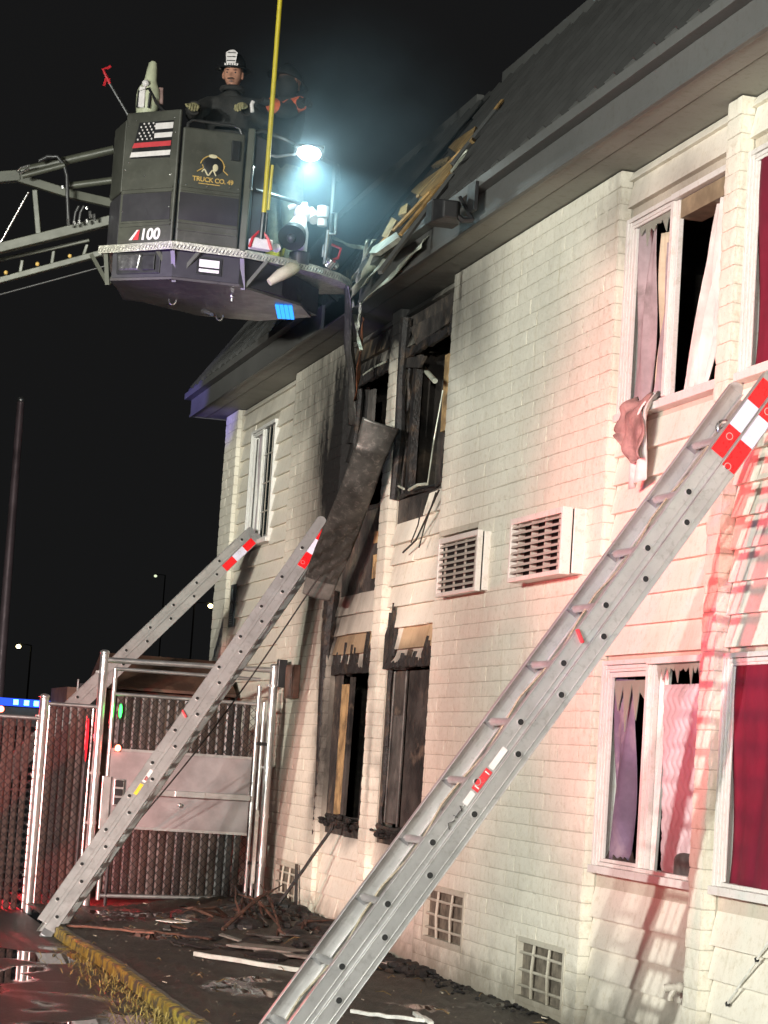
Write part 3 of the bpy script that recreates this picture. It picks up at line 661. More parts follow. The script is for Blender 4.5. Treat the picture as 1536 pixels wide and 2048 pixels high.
# far right bay
wE = window(9.65, 11.20, ZU0, ZU1, 10.3, right=True); wF = window(9.65, 11.20, ZL0, ZL1, 10.3, right=True)
for wq, zz0, zz1 in ((wE, ZU0, ZU1), (wF, ZL0, ZL1)):
    part('sash', M_white, lambda b: (b.box(.050, .062, 11.085, 11.115, zz0+.025, zz1-.07),), wq, bevel=.003)
drape('curtain', 'red curtain closed behind the window at the right edge, upstairs', 'curtain', 9.7, 11.10, 3.67, 4.86, .075, M_red, 5, .007, seed=31, group='red curtains')
drape('curtain', 'deep red curtain closed behind the window at the right edge, downstairs', 'curtain', 9.7, 11.10, .97, 2.16, .075, M_red, 5, .007, seed=33, group='red curtains')

# ---------------------------------------------------------------- burnt windows
def jag(y0, y1, z, up, n, seed, X=.040, mt=None, name='charred_edge', parent=None, down=.06):
    rnd = random.Random(seed); mb = MB(); s = (y1-y0)/n
    for i in range(n):
        a = y0+i*s; b = a+s; h = up*rnd.uniform(.15, 1)*(1 if rnd.random() < .7 else .4); t = a+s*rnd.uniform(.15, .85)
        P = [(a, z-down*rnd.uniform(.4, 1)), (b, z-down), (b, z+h*.3), ((b+t)/2, z+h*.55), (t, z+h), ((a+t)/2, z+h*.62), (a, z+h*.25)]
        mb.prism([(X-rnd.uniform(0, .012), p[0], p[1]) for p in P], (.02+rnd.uniform(0, .02), 0, 0))
    return mb.build(name, mt or M_char, parent)
def burnt(y0, y1, z0, z1, seed, lower):
    mb = MB(); w_ = .055
    rnd = random.Random(seed)
    for (a, b) in (((y0+w_/2, z0), (y0+w_/2, z1)), ((y1-w_/2, z0), (y1-w_/2, z1)), ((y0, z1-w_/2), (y1, z1-w_/2)), ((y0, z0+w_/2), (y1, z0+w_/2))):
        n = 9; P0 = Vector((.10, a[0], a[1])); P1 = Vector((.10, b[0], b[1]))
        mb.path([P0+(P1-P0)*i/n+Vector((rnd.uniform(-.02, .01), rnd.uniform(-.012, .012), rnd.uniform(-.012, .012))) for i in range(n+1)], [rnd.uniform(.012, .030) for i in range(n+1)], 6)
    return mb.build('window', M_char, B, smooth=False)
b1 = burnt(16.54, 17.97, .93, 2.27, 1, True); jag(16.54, 17.97, 2.25, .30, 13, 5, parent=b1, down=.03); jag(17.7, 17.96, 2.42, .34, 2, 15, parent=b1, down=.2)
b2 = burnt(18.36, 19.70, .95, 2.25, 2, True); jag(18.36, 19.70, 2.23, .30, 11, 6, parent=b2, down=.03); jag(18.40, 18.60, 2.3, .32, 2, 16, parent=b2, down=.1)
b3 = burnt(16.54, 17.97, 3.60, 4.86, 3, False); jag(16.54, 17.97, 4.82, .10, 8, 7, parent=b3)
b4 = burnt(18.42, 19.62, 3.60, 4.83, 4, False); jag(18.42, 19.6, 4.8, .08, 7, 9, parent=b4)
for wq, y0, y1, z0 in ((b1, 16.6, 17.95, .92), (b2, 18.4, 19.7, .94)):
    mb = MB(); rnd = random.Random(int(y0*10))
    for i in range(34):
        t = rnd.random(); c = Vector((.045-.03*rnd.random(), y0+(y1-y0)*t, z0+rnd.gauss(0, .022)))
        mb.ball(c, rnd.uniform(.01, .03), rnd.uniform(.02, .10), rnd.uniform(.008, .03), 6, 4)
    tag(mb.build('melted_sill', M_char, wq, smooth=True), kind='stuff')
# what the lower windows show: scorched lining boards, a hanging curtain track, one dark gap
part('wall_lining', M_charw, lambda b: (b.box(.10, .13, 16.56, 17.40, .98, 2.2),), b1)
part('door_panel', M_ash, lambda b: (b.box(.085, .11, 17.47, 17.72, 1.0, 1.85),), b1)
part('door_panel', M_charw, lambda b: (b.box(.086, .112, 17.471, 17.72, 1.851, 2.2), b.box(.12, .15, 17.72, 17.95, 1.0, 2.2)), b1)
part('curtain_track', M_ash, lambda b: (b.tube((.085, 17.435, .98), (.085, 17.43, 2.2), .010, n=6), b.tube((.075, 17.76, 1.0), (.08, 17.75, 2.2), .009, n=6)), b1)
part('wall_lining', M_tanfoam, lambda b: (b.box(.085, .11, 19.18, 19.46, 1.0, 2.12),), b2)
part('wall_lining', M_charw, lambda b: (b.box(.08, .10, 19.47, 19.68, 1.0, 2.2), b.bar((.09, 19.15, 1.0), (.095, 19.13, 2.18), .03, .05)), b2)
part('hanging_cable', M_wire2, lambda b: b.path([(.10, 18.62-.03*math.sin(t*.5), 2.15-.115*t) for t in range(11)], .009, 6), b2)
part('outlet_tag', M_pale, lambda b: b.box(.135, .145, 18.66, 18.74, 2.05, 2.17), b2)
# upstairs burnt rooms
part('stud', M_char, lambda b: (b.bar((.12, 17.82, 3.62), (.12, 17.80, 4.84), .06, .09), b.bar((.3, 17.2, 3.62), (.3, 17.18, 4.9), .05, .09), b.bar((.25, 16.75, 3.62), (.25, 16.8, 4.9), .05, .09), b.bar((.13, 18.48, 3.62), (.13, 18.5, 4.84), .05, .08)), b3)
part('wall_lining', M_tanfoam, lambda b: (b.box(.30, .34, 17.22, 17.66, 4.15, 4.78), b.prism([(.29, 17.22, 4.2), (.29, 17.12, 4.3), (.29, 17.08, 4.5), (.29, 17.22, 4.75)], (.03, 0, 0))), b3)
part('wall_lining', M_charw, lambda b: (b.box(.34, .38, 17.05, 17.72, 3.62, 4.149), b.box(.40, .44, 16.6, 17.04, 3.62, 4.7)), b3)
part('hanging_tube', M_pale, lambda b: b.tube(AX(846, 735, .2), AX(870, 762, .15), .022, n=10), b3)
part('fallen_trim', M_pale, lambda b: (b.path([AX(818, 980, .0), AX(835, 970, -.02), AX(853, 968, .0)], .012, 6), b.path([AX(797, 972, 0), AX(808, 978, -.02)], .009, 6), b.path([AX(855, 970, 0), AX(868, 880, .06), AX(886, 780, .09)], .006, 6)), b3)
part('red_cushion', M_redp, lambda b: b.grid(lambda u, v: (.11+.03*math.sin(u*3), 16.56+.24*u, 3.64+.42*v*(1-u)), 6, 6), b3, smooth=True)
part('curled_lining', M_charw, lambda b: (b.prism([AX(820, 655, .03), AX(832, 690, .03), AX(905, 640, .03), AX(905, 610, .03)], (.02, 0, 0)), b.prism([AX(800, 745, .05), AX(812, 715, .05), AX(850, 712, .05), AX(838, 735, .05), AX(812, 735, .05)], (.02, 0, 0))), b3)
part('hanging_cable', M_wire2, lambda b: (b.path([AX(878, 980, -.01), AX(860, 1020, -.02), AX(832, 1080, -.02), AX(806, 1105, -.02)], .008, 6), b.path([AX(872, 985, -.01), AX(850, 1050, -.03), AX(838, 1095, -.03)], .006, 6), b.path([AX(846, 1000, -.01), AX(836, 1050, -.02), AX(822, 1085, -.02)], .006, 6)), b3)
part('curled_lining', M_pale, lambda b: b.path([AX(727, 750, .05), AX(748, 735, .03), AX(775, 722, .04)], .010, 6), b4)
part('wall_lining', M_ash, lambda b: (b.box(.12, .15, 19.2, 19.36, 3.7, 4.7),), b4)
part('void_stud', M_char, lambda b: (b.bar((.13, 18.9, 2.92), (.13, 18.9, 3.58), .05, .07), b.bar((.13, 19.4, 2.92), (.13, 19.4, 3.58), .05, .07)), b4)
part('wall_patch', M_tanfoam, lambda b: (b.box(.08, .085, 18.55, 18.68, 3.0, 3.2), b.box(.081, .0855, 18.58, 18.7, 3.3, 3.4)), b4)
# downpipe scorched between the two burnt windows
part('downpipe', M_char, lambda b: (b.path([(.01, 19.72, 2.95), (.0, 19.75, 2.6), (.01, 19.8, 2.1), (.02, 19.78, 1.2), (.01, 19.8, .8)], [.05, .06, .05, .035, .02], 7)), B)
part('conduit', M_char, lambda b: (b.path([(.03, 17.93, 5.1), (.02, 17.94, 4.6), (.035, 17.92, 4.1), (.02, 17.94, 3.6)], [.05, .035, .045, .03], 7)), B)

# ================================================================== AIR CONDITIONERS in the big pier
def aircon(y0, y1, z0, z1, label, d=.17, gap=True):
    t = thing('air_conditioner', label, 'air conditioner', (0, (y0+y1)/2, z0), group='through-wall air conditioners')
    part('casing', M_acbox, lambda b: (b.box(-d*.5, .19, y0+.005, y1-.005, z0+.01, z1-.005),), t, bevel=.006)
    part('front_frame', M_acbox, lambda b: (b.box(-d, -d*.5-.012, y0, y0+.03, z0, z1), b.box(-d, -d*.5-.012, y1-.03, y1, z0, z1), b.box(-d, -d*.5-.012, y0+.03, y1-.03, z1-.04, z1), b.box(-d, -d*.5-.012, y0+.03, y1-.03, z0, z0+.03)), t, bevel=.004)
    part('back_plate', M_dark, lambda b: b.box(-d*.5-.011, -d*.5-.002, y0+.01, y1-.01, z0+.012, z1-.01), t)
    for k in range(8):
        zc = z0+.055+k*(z1-z0-.10)/7.6
        part('louvre', M_acgrille, lambda b: b.prism([(-d+.004, y0+.03, zc), (-d+.012, y0+.03, zc+.018), (-d*.5-.02, y0+.03, zc+.026), (-d*.5-.02, y0+.03, zc+.018)], (0, y1-y0-.06, 0)), t)
    for k in range(4):
        yc = y0+.12+k*(y1-y0-.24)/3
        part('divider', M_acgrille, lambda b: b.box(-d+.024, -d*.5-.014, yc-.009, yc+.009, z0+.031, z1-.041), t)
    return t
aircon(AX(957, 1055, -.10).y, AX(877, 1075, -.10).y, 2.70, 3.13, 'left-hand of the two cream air conditioners in the block wall, next to the burnt bay', d=.10)
aircon(AX(1126, 1016, -.16).y, AX(1021, 1038, -.16).y, 2.70, 3.12, 'right-hand cream air conditioner in the block wall, with a dark gap in its casing', d=.16)
# crawl-space vents -----------------------------------------------------------------
def vent(y0, y1, z0, z1):
    mb = MB(); w_ = .035
    mb.box(-.012, .06, y0, y0+w_, z0, z1); mb.box(-.012, .06, y1-w_, y1, z0, z1); mb.box(-.011, .06, y0+w_, y1-w_, z1-w_, z1); mb.box(-.011, .06, y0+w_, y1-w_, z0, z0+w_)
    v = mb.build('crawlspace_vent', M_mortar, B, bevel=.003)
    part('backing', simple('vent_mesh_backing', (.17, .145, .11), .8, 0, .3, 12, .3, 150, .004), lambda b: b.box(.03, .05, y0+.03, y1-.03, z0+.03, z1-.03), v)
    for k in (1, 2):
        yc = y0+(y1-y0)*k/3
        part('vertical_bar', M_mortar, lambda b: b.path([(.005, yc+jit(.01), z0+.03), (-.004, yc+jit(.012), (z0+z1)/2), (.006, yc+jit(.014), z1-.03)], .010, 6), v)
    for k in (1, 2, 3):
        zc = z0+(z1-z0)*k/4
        part('horizontal_bar', M_mortar, lambda b: b.path([(.01, y0+.03, zc), (.002, (y0+y1)/2, zc+jit(.008)), (.009, y1-.03, zc+jit(.005))], .010, 6), v)
vent(15.28, 16.26, .22, .62); vent(13.23, 14.14, .035, .44); vent(20.3, 21.16, .12, .5)
# small fittings -------------------------------------------------------------------
t = thing('wall_plaque', 'narrow dark plaque with pale marks below the farthest upstairs window', 'sign', (SX-.03, 24.28, 2.8))
part('plate', M_plaque, lambda b: b.box(SX-.035, SX-.018, 24.17, 24.42, 2.80, 3.26), t, bevel=.002)
part('marks', simple('plaque_print', (.30, .36, .36), .5, 0, .05, 20, 0), lambda b: (b.bar((SX-.037, 24.35, 3.08), (SX-.037, 24.295, 3.21), .003, .014, (1, 0, 0)), b.bar((SX-.037, 24.24, 3.08), (SX-.037, 24.295, 3.21), .003, .014, (1, 0, 0)), b.path([(SX-.037, 24.295+.05*math.cos(a*.5236), 3.0+.05*math.sin(a*.5236)) for a in range(13)], .006, 5), [b.box(SX-.038, SX-.0355, 24.23, 24.36, 2.83+.024*k, 2.84+.024*k) for k in range(5)]), t)
t = thing('meter_box', 'small brown utility box on the block pier beside the gate post', 'utility box', (-.05, 20.82, 2.0))
part('box', simple('brown_box_enamel', (.21, .10, .07), .5, 0, .1, 20, .05), lambda b: b.box(-.075, -.012, 20.66, 20.98, 2.0, 2.31), t, bevel=.006)
part('lid', simple('brown_lid_enamel', (.25, .12, .085), .5, 0, .1, 20, .05), lambda b: b.box(-.083, -.0755, 20.68, 20.96, 2.02, 2.29), t, bevel=.003)
t = thing('hose_tap', 'small grey outdoor tap sticking out of the clapboards at lower right', 'tap', (SX, 11.5, .38))
part('body', M_acgrille, lambda b: (b.path([(SX+.02, 11.46, .40), (-.03, 11.47, .405), (-.075, 11.50, .395)], [.022, .02, .024], 10), b.ball((.0, 11.465, .405), .03)), t, smooth=True)
part('spout', M_acgrille, lambda b: b.path([(-.03, 11.47, .395), (-.05, 11.475, .36), (-.05, 11.477, .335)], [.016, .015, .018], 8), t, smooth=True)
part('flange', M_acgrille, lambda b: b.prism([(.045, 11.46+.05*math.cos(a*1.0472), .40+.05*math.sin(a*1.0472)) for a in range(6)], (.012, 0, 0)), t)
t = thing('push_rod', 'thin pale rod with dark clips leaning on the clapboards at the lower right corner', 'rod', (-.2, 10.9, .2))
r0, r1 = AX(1455, 2008, SX-.035), AX(1560, 1850, SX-.04)
part('shaft', M_plast, lambda b: b.tube(r0, r1, .006, n=8), t)
part('clip', M_black, lambda b: (b.bar(r0+(r1-r0)*.56, r0+(r1-r0)*.58, .018, .02), b.bar(r0-(r1-r0)*.012, r0+(r1-r0)*.012, .018, .018)), t)
# floodlight on the eave -------------------------------------------------------------
t = thing('floodlight', 'black unlit floodlight on an arm at the roof edge', 'floodlight', AX(930, 420, -.5))
c0 = AX(890, 425, -.62); dv = (AX(850, 452, -.62)-c0).normalized()
part('housing', M_black, lambda b: (b.bar(c0-dv*.03, c0+dv*.13, .20, .16, (0, 0, 1)), b.bar(c0-dv*.13, c0-dv*.03, .10, .12, (0, 0, 1), w2=.2, h2=.16)), t, bevel=.01)
part('lens', simple('floodlight_lens', (.30, .22, .24), .15, 0, .3, 40, 0), lambda b: b.bar(c0+dv*.13, c0+dv*.138, .18, .13, (0, 0, 1)), t)
part('visor', M_sticker_w, lambda b: b.bar(c0+dv*.02+Vector((0, 0, .084)), c0+dv*.14+Vector((0, 0, .088)), .15, .008, (0, 0, 1)), t)
part('arm', M_black, lambda b: (b.path([c0-dv*.1, AX(925, 440, -.52), AX(945, 440, -.45)], .02, 6), b.path([AX(920, 395, -.5), AX(945, 440, -.45)], .015, 6), b.box(-.47, -.446, AX(945, 430, -.45).y-.09, AX(945, 430, -.45).y+.09, 5.22, 5.42)), t)
# ================================================================== LADDERS
def ladder(label, foot, tip, rung_dir, L, W, gap_top, rope, sticker, red_at, tape):
    foot = Vector(foot); t = (Vector(tip)-foot).normalized(); r = Vector(rung_dir); r = (r-t*r.dot(t)).normalized(); n = t.cross(r)
    mw = Matrix(((r.x, n.x, t.x, foot.x), (r.y, n.y, t.y, foot.y), (r.z, n.z, t.z, foot.z), (0, 0, 0, 1)))
    T = thing('extension_ladder', label, 'ladder', mat=mw, group='aluminium extension ladders leaning on the wall')
    H = .088; SP = .355
    def rail(name, x, y0, z0, z1, side):
        """channel rail: web on the outer face, flanges turned in, raised lips on the outside"""
        mb = MB(); s = side
        mb.box(min(x, x+s*.004), max(x, x+s*.004), y0+.004, y0+H-.004, z0, z1)
        for ya, yb in ((y0, y0+.004), (y0+H-.004, y0+H)):
            a, b = x-s*.003, x+s*.034; mb.box(min(a, b), max(a, b), ya, yb, z0, z1)
        mb.box(min(x-s*.0035, x), max(x-s*.0035, x)-.0001, y0+H*.30, y0+H*.34, z0, z1)
        return mb.build(name, M_alu, T, local=True, bevel=.0012)
    secs = (('bed', -H-.001, .0, L-gap_top, 0.0), ('fly', .001, .10, L, .012))
    for nm, y0, z0, z1, dx in secs:
        for x, s in ((dx, 1), (W-dx, -1)):
            rl = rail(nm+'_rail', x, y0, z0, z1, s)
            # rounded tip
            mb = MB(); k = 8; pts = [(x, y0+H/2+H/2*math.cos(a*math.pi/k), z1+H/2*math.sin(a*math.pi/k)) for a in range(k+1)]
            mb.prism(pts, (s*.006, 0, 0)); q = mb.build('tip', M_alu, rl, local=True)
        z = z0+.19+(.0 if nm == 'bed' else .03)
        while z < z1-.06:
            mb = MB(); R = .0190; yc = y0+H*(.5 if nm == 'fly' else .62); N = 12
            P = []
            for xx in (dx-.006, W-dx+.006): P += [(xx, yc+R*math.cos(6.2832*j/N), z+R*math.sin(6.2832*j/N)) for j in range(N)]
            for xx in (dx-.006, W-dx+.006): P += [(xx, yc+R*.8*math.cos(6.2832*j/N), z+R*.8*math.sin(6.2832*j/N)) for j in range(N)]
            F = []
            for j in range(N):
                j2 = (j+1) % N; F += [(j, j2, N+j2, N+j), (2*N+j2, 2*N+j, 3*N+j, 3*N+j2), (j2, j, 2*N+j, 2*N+j2), (N+j, N+j2, 3*N+j2, 3*N+j)]
            mb.add(P, F)
            rg = mb.build(nm+'_rung', M_alu, T, local=True, smooth=True)
            if nm == 'fly':
                for xx in (dx+.005, W-dx-.005):
                    mb = MB(); s = 1 if xx < W/2 else -1
                    mb.prism([(xx, yc-.03, z-.03), (xx, yc+.03, z-.03), (xx+s*.045, yc, z-.002)], (0, 0, .004))
                    mb.build('rung_brace', M_aludk, rg, local=True)
            mb = MB(); mb.prism([(dx-.0042, yc+R*.8*math.cos(6.2832*j/10), z+R*.8*math.sin(6.2832*j/10)) for j in range(10)], (.0008, 0, 0)); mb.build('hollow_shade', M_dark, rg, local=True)  # dark disc in the rung end stands in for its shaded inside
            z += SP
    if rope:
        mb = MB(); mb.path([(W*.55, .04+.015*math.sin(i*1.7), .3+i*(L-.7)/22) for i in range(23)], .006, 6); mb.path([(W*.42, -.02+.012*math.sin(i*1.1), .5+i*(L-1.1)/22) for i in range(23)], .005, 6)
        mb.build('halyard', M_rope, T, local=True, smooth=True)
        mb = MB(); mb.path([(W*.5, .03+.035*math.cos(a*.5236), L-.28+.035*math.sin(a*.5236)) for a in range(13)], .012, 6); mb.tube((W*.5-.02, .03, L-.28), (W*.5+.02, .03, L-.28), .012, n=8)
        mb.build('pulley', M_chrome, T, local=True, smooth=True)
    # reflective bands near the tip, on the outside of both near rails
    for y0, dz in ((-H-.001, 0), (.001, .03)):
        for k, (mt, a, b) in enumerate(((M_tapered, 0, .16), (M_tapewh, .161, .32), (M_tapered, .321, .46))):
            if tape == 1 and y0 > 0: continue
            zz = L-.52+dz
            mb = MB(); mb.box(-.0052 if y0 < 0 else .0068, -.0042 if y0 < 0 else .0078, y0+.006, y0+H-.006, zz+a, zz+b); mb.build('reflective_band', mt, T, local=True)
    for z0, z1, mt, ya, yb in sticker:
        mb = MB(); mb.box(.0066, .0076, ya, yb, z0, z1); mb.build('sticker', mt, T, local=True)
    if red_at:
        mb = MB(); mb.bar((.004, .092, red_at), (.004, .03, red_at-.035), .014, .03, (1, 0, 0)); mb.build('pawl_mark', M_sticker_r, T, local=True, bevel=.004)
    mb = MB()
    for x in (.012, W-.012): mb.bar((x, -.045, .0), (x, -.045, .06), .05, .09, (0, 1, 0)); mb.prism([(x-.02, -.09, -.015), (x-.02, 0, -.015), (x-.02, .0, .02), (x-.02, -.09, .02)], (.04, 0, 0))
    mb.build('foot_shoe', M_aludk, T, local=True, bevel=.003)
    return T
# the big one at right, tip under the sill of the red-curtained window
c56, s56 = math.cos(R_(56)), math.sin(R_(56))
pf = Vector((-2.27, 10.38, .26)); ft = pf-Vector((c56, 0, s56))*((.26+.045)/s56); tp = ft+Vector((c56, 0, s56))*4.31
ladder('large aluminium ladder in the foreground, crossing the lower right from kerb to wall', ft, tp, (0, 1, 0), 4.25, .47, .05, True,
       [(1.62, 1.69, M_sticker_w, .015, .045), (1.70, 1.82, M_sticker_r, .012, .05), (1.83, 1.95, M_sticker_w, .015, .045)], 2.62, 2)
T_ = bpy.data.objects['extension_ladder']
mb = MB()
mb.path([(.0085, .031+.012*math.cos(a*.5236), 1.76+.012*math.sin(a*.5236)) for a in range(13)], .002, 5); mb.box(.0060, .0064, .018, .044, 1.715, 1.722); mb.box(.0060, .0064, .018, .044, 1.80, 1.806)
mb.build('sticker_print', M_sticker_w, T_, local=True)
mb = MB()
for a, b in (((.018, 1.48), (.04, 1.50)), ((.04, 1.50), (.022, 1.53)), ((.02, 1.55), (.045, 1.545)), ((.03, 1.54), (.03, 1.585)), ((.02, 1.585), (.045, 1.60))): mb.bar((.006, *a), (.006, *b), .002, .008, (1, 0, 0))
mb.build('sticker_print', M_black, T_, local=True)
# the middle one, foot on the lot by the fence, tip against the scorched pier
tipm = AX(655, 1040, -.06); footm = AZ(80, 1868, -.045)
ladder('middle aluminium ladder with yellow sticker, leaning from the fence corner to the scorched pier', footm, tipm, (.32, 1, 0), (tipm-footm).length-.03, .44, .12, True,
       [(1.42, 1.53, M_sticker_y, -.02, .03), (1.55, 1.68, M_sticker_w, -.015, .03), (1.57, 1.61, M_sticker_r, -.01, .026)], 2.28, 1)
tipl = AX(508, 1068, -.02); footl = Vector((-3.62, 21.7, -.09))
ladder('farthest aluminium ladder, behind the gate with its tip at the small upstairs window', footl, tipl, (.1, 1, 0), (tipl-footl).length, .44, .0, False, [], 0, 1)
# halyard end hanging from the middle ladder, stretched down to the gate
pr_ = MB(); a_, b_ = AX(640, 1150, -.35), AY(265, 1655, 20.6)
pr_.path([a_+(b_-a_)*(i/14)-Vector((0, 0, .10*math.sin(math.pi*i/14))) for i in range(15)], .007, 6)
tag(pr_.build('guide_rope', M_wire2, None, smooth=True), 'dark thin rope stretched down beside the middle ladder across the gate', 'rope')

# ================================================================== CHAIN LINK FENCE AND GATE
GY = 21.05
def links(mb, x0, x1, z0, z1, y, r=.0022, s=.052, amp=.006):
    W_, H_ = x1-x0, z1-z0; st_ = s*1.414
    k = -int(H_/st_)-1
    while k*st_ < W_:
        for sg in (1, -1):
            a = k*st_; lo = max(0, -a); hi = min(H_, W_-a)
            if hi-lo > .02:
                if sg == 1: p, q = (x0+a+lo, y-amp, z0+lo), (x0+a+hi, y-amp, z0+hi)
                else: p, q = (x0+a+lo, y-amp-.004, z1-lo), (x0+a+hi, y-amp-.004, z1-hi)
                mb.bar(p, q, r*2, r*2)
        k += 1
def slats(T, x0, x1, z0, z1, y, pitch, w_):
    n = int((x1-x0)/pitch)
    for i in range(n):
        xc = x0+pitch*(i+.5)+jit(.002); mb = MB(); h = w_/2; tl = jit(.02)
        P = [(xc-h, y+.010), (xc-h*.5, y+.002), (xc+h*.5, y+.002), (xc+h, y+.010), (xc+h*.5, y+.014), (xc-h*.5, y+.014)]
        mb.add([(a, b, z0) for a, b in P]+[(a+tl*.3, b, z1+jit(.008)) for a, b in P], [tuple(range(6)), tuple(reversed(range(6, 12)))]+[(i2, 6+i2, 6+(i2+1) % 6, (i2+1) % 6) for i2 in range(6)])
        mb.build('slat', random.choice((M_slat, M_slat, M_slat2, M_slat3)), T, smooth=False)
T = thing('gate', 'tall chain link gate with dark privacy slats, metal sheet panel and push bar', 'gate', (-.95, GY, .05))
gx0, gx1, gz0, gz1 = -1.66, -.30, .10, 1.93
part('frame', M_galv, lambda b: (b.tube((gx0, GY, gz0-.04), (gx0, GY, 2.16), .022, n=10), b.tube((gx1, GY, gz0), (gx1, GY, 2.10), .022, n=10), b.tube((gx0, GY, gz0), (gx1, GY, gz0+.03), .020, n=10), b.tube((gx0, GY, 1.93), (gx1, GY, 1.93), .018, n=10), b.tube((gx0, GY, 2.16), (gx1, GY, 2.16), .018, n=10)), T, smooth=True)
mb = MB(); links(mb, gx0+.02, gx1-.02, gz0+.03, 1.92, GY); tag(mb.build('chain_link_mesh', M_wire, T), kind='stuff')
slats(T, gx0+.03, gx1-.02, gz0+.03, 1.915, GY, .079, .068)
part('sheet_panel', M_sheet, lambda b: b.box(gx0+.015, gx1-.03, GY-.026, GY-.022, .72, 1.43), T)
for zz in (.725, 1.425): part('panel_trim', M_galv, lambda b: b.box(gx0+.012, gx1-.028, GY-.034, GY-.0265, zz-.012, zz+.012), T)
part('push_bar', M_galv, lambda b: (b.bar((gx0+.35, GY-.06, 1.055), (gx1-.03, GY-.06, 1.06), .05, .055), b.box(gx0+.62, gx0+.9, GY-.10, GY-.086, 1.03, 1.085), b.box(gx0+.5, gx0+.56, GY-.06, GY-.03, 1.04, 1.08), b.box(gx1-.1, gx1-.05, GY-.06, GY-.03, 1.04, 1.08)), T, bevel=.004)
part('knob', M_chrome, lambda b: b.ball((gx0+.68, GY-.05, .955), .022), T, smooth=True)
part('lock_box', M_galv, lambda b: (b.box(gx0-.05, gx0+.03, GY-.06, GY-.026, .70, 1.18), b.box(gx0+.06, gx0+.15, GY-.07, GY-.027, .92, 1.16)), T, bevel=.004)
part('latch', M_black, lambda b: (b.box(gx0+.065, gx0+.14, GY-.085, GY-.071, 1.09, 1.15), b.box(gx0+.065, gx0+.14, GY-.085, GY-.071, .93, .99), b.box(gx0+.065, gx0+.14, GY-.085, GY-.071, 1.01, 1.07)), T, bevel=.004)
def post(T, x, z0, z1, r, base=True, y=GY):
    p = part('post', M_galv, lambda b: b.tube((x, y, z0), (x, y, z1), r, n=16), T, smooth=True)
    part('post_cap', M_galv, lambda b: b.ball((x, y, z1), r*1.12, r*1.12, r*.7, 14, 8), p, smooth=True)
    for zz in (z0+.35, z0+.8, z0+1.25, z1-.18): part('tension_band', M_galv, lambda b: (b.tube((x, y, zz-.012), (x, y, zz+.012), r*1.12, n=14), b.box(x-r-.03, x-r*.8, y-.006, y+.006, zz-.01, zz+.01)), p)
    return p
T = thing('gate_portal', 'galvanised steel portal posts and double header bar around the gate', 'gate posts', (-.95, GY, 0))
post(T, -1.77, -.05, 2.30, .041); post(T, -.17, .1, 2.29, .041)
part('header_bar', M_galv, lambda b: b.tube((-1.74, GY, 2.235), (-.2, GY, 2.255), .026, n=12), T, smooth=True)
part('side_post', M_galv, lambda b: (b.tube((-.245, GY, .1), (-.245, GY, 1.95), .018, n=10),), T, smooth=True)
part('black_closer', M_black, lambda b: b.box(-.145, -.06, GY-.05, GY+.03, 2.10, 2.36), T, bevel=.006)
part('hinge', M_black, lambda b: (b.box(-.30, -.17, GY-.03, GY-.012, 1.55, 1.58), b.box(-.30, -.17, GY-.03, GY-.012, .45, .48)), T)
part('white_stile', M_plast, lambda b: b.box(-.262, -.23, GY-.045, GY-.028, .28, .95), T)
T = thing('fence', 'galvanised chain link fence with brown privacy slats left of the gate', 'fence', (-3, GY, -.1))
post(T, -2.285, -.1, 1.86, .042)
for (x0, x1, zt) in ((-2.235, -1.83, 1.80), (-3.9, -2.33, 1.66), (-5.9, -4.0, 1.66)):
    part('top_rail', M_galv, lambda b: (b.tube((x0-.02, GY, zt), (x1+.03, GY, zt), .019, n=10),), T, smooth=True)
    mb = MB(); links(mb, x0, x1, -.08, zt-.01, GY, .0027); tag(mb.build('chain_link_mesh', M_wire, T), kind='stuff')
    slats(T, x0, x1, -.06, zt-.02, GY, .066, .053)
part('tension_bar', M_galv, lambda b: (b.tube((-2.235, GY, -.05), (-2.235, GY, 1.78), .010, n=8), b.tube((-2.335, GY, -.05), (-2.335, GY, 1.64), .010, n=8), b.tube((-1.835, GY, -.05), (-1.835, GY, 1.78), .010, n=8)), T, smooth=True)
post(T, -3.95, -.1, 1.72, .036); post(T, -5.95, -.1, 1.72, .036)
# ================================================================== BEHIND THE FENCE
T = thing('storage_shed', 'low brown shed roof showing above the gate', 'shed', (-.9, 24.5, -.1))
part('wall', M_shed, lambda b: b.box(-1.75, -.05, 23.6, 24.9, -.1, 2.02), T)
part('roof', M_shed, lambda b: b.prism([(-1.35, 23.45, 2.03), (-1.35, 23.45, 2.06), (-1.35, 24.2, 2.42), (-1.35, 25.0, 2.10), (-1.35, 25.0, 2.03)], (1.33, 0, 0)), T)
part('hatch', M_black, lambda b: b.box(-1.66, -1.42, 23.42, 23.45, 1.80, 2.06), T)
part('hatch_frame', M_galv, lambda b: (b.box(-1.415, -1.40, 23.40, 23.42, 1.78, 2.10), b.box(-1.68, -1.665, 23.40, 23.42, 1.78, 2.10)), T)
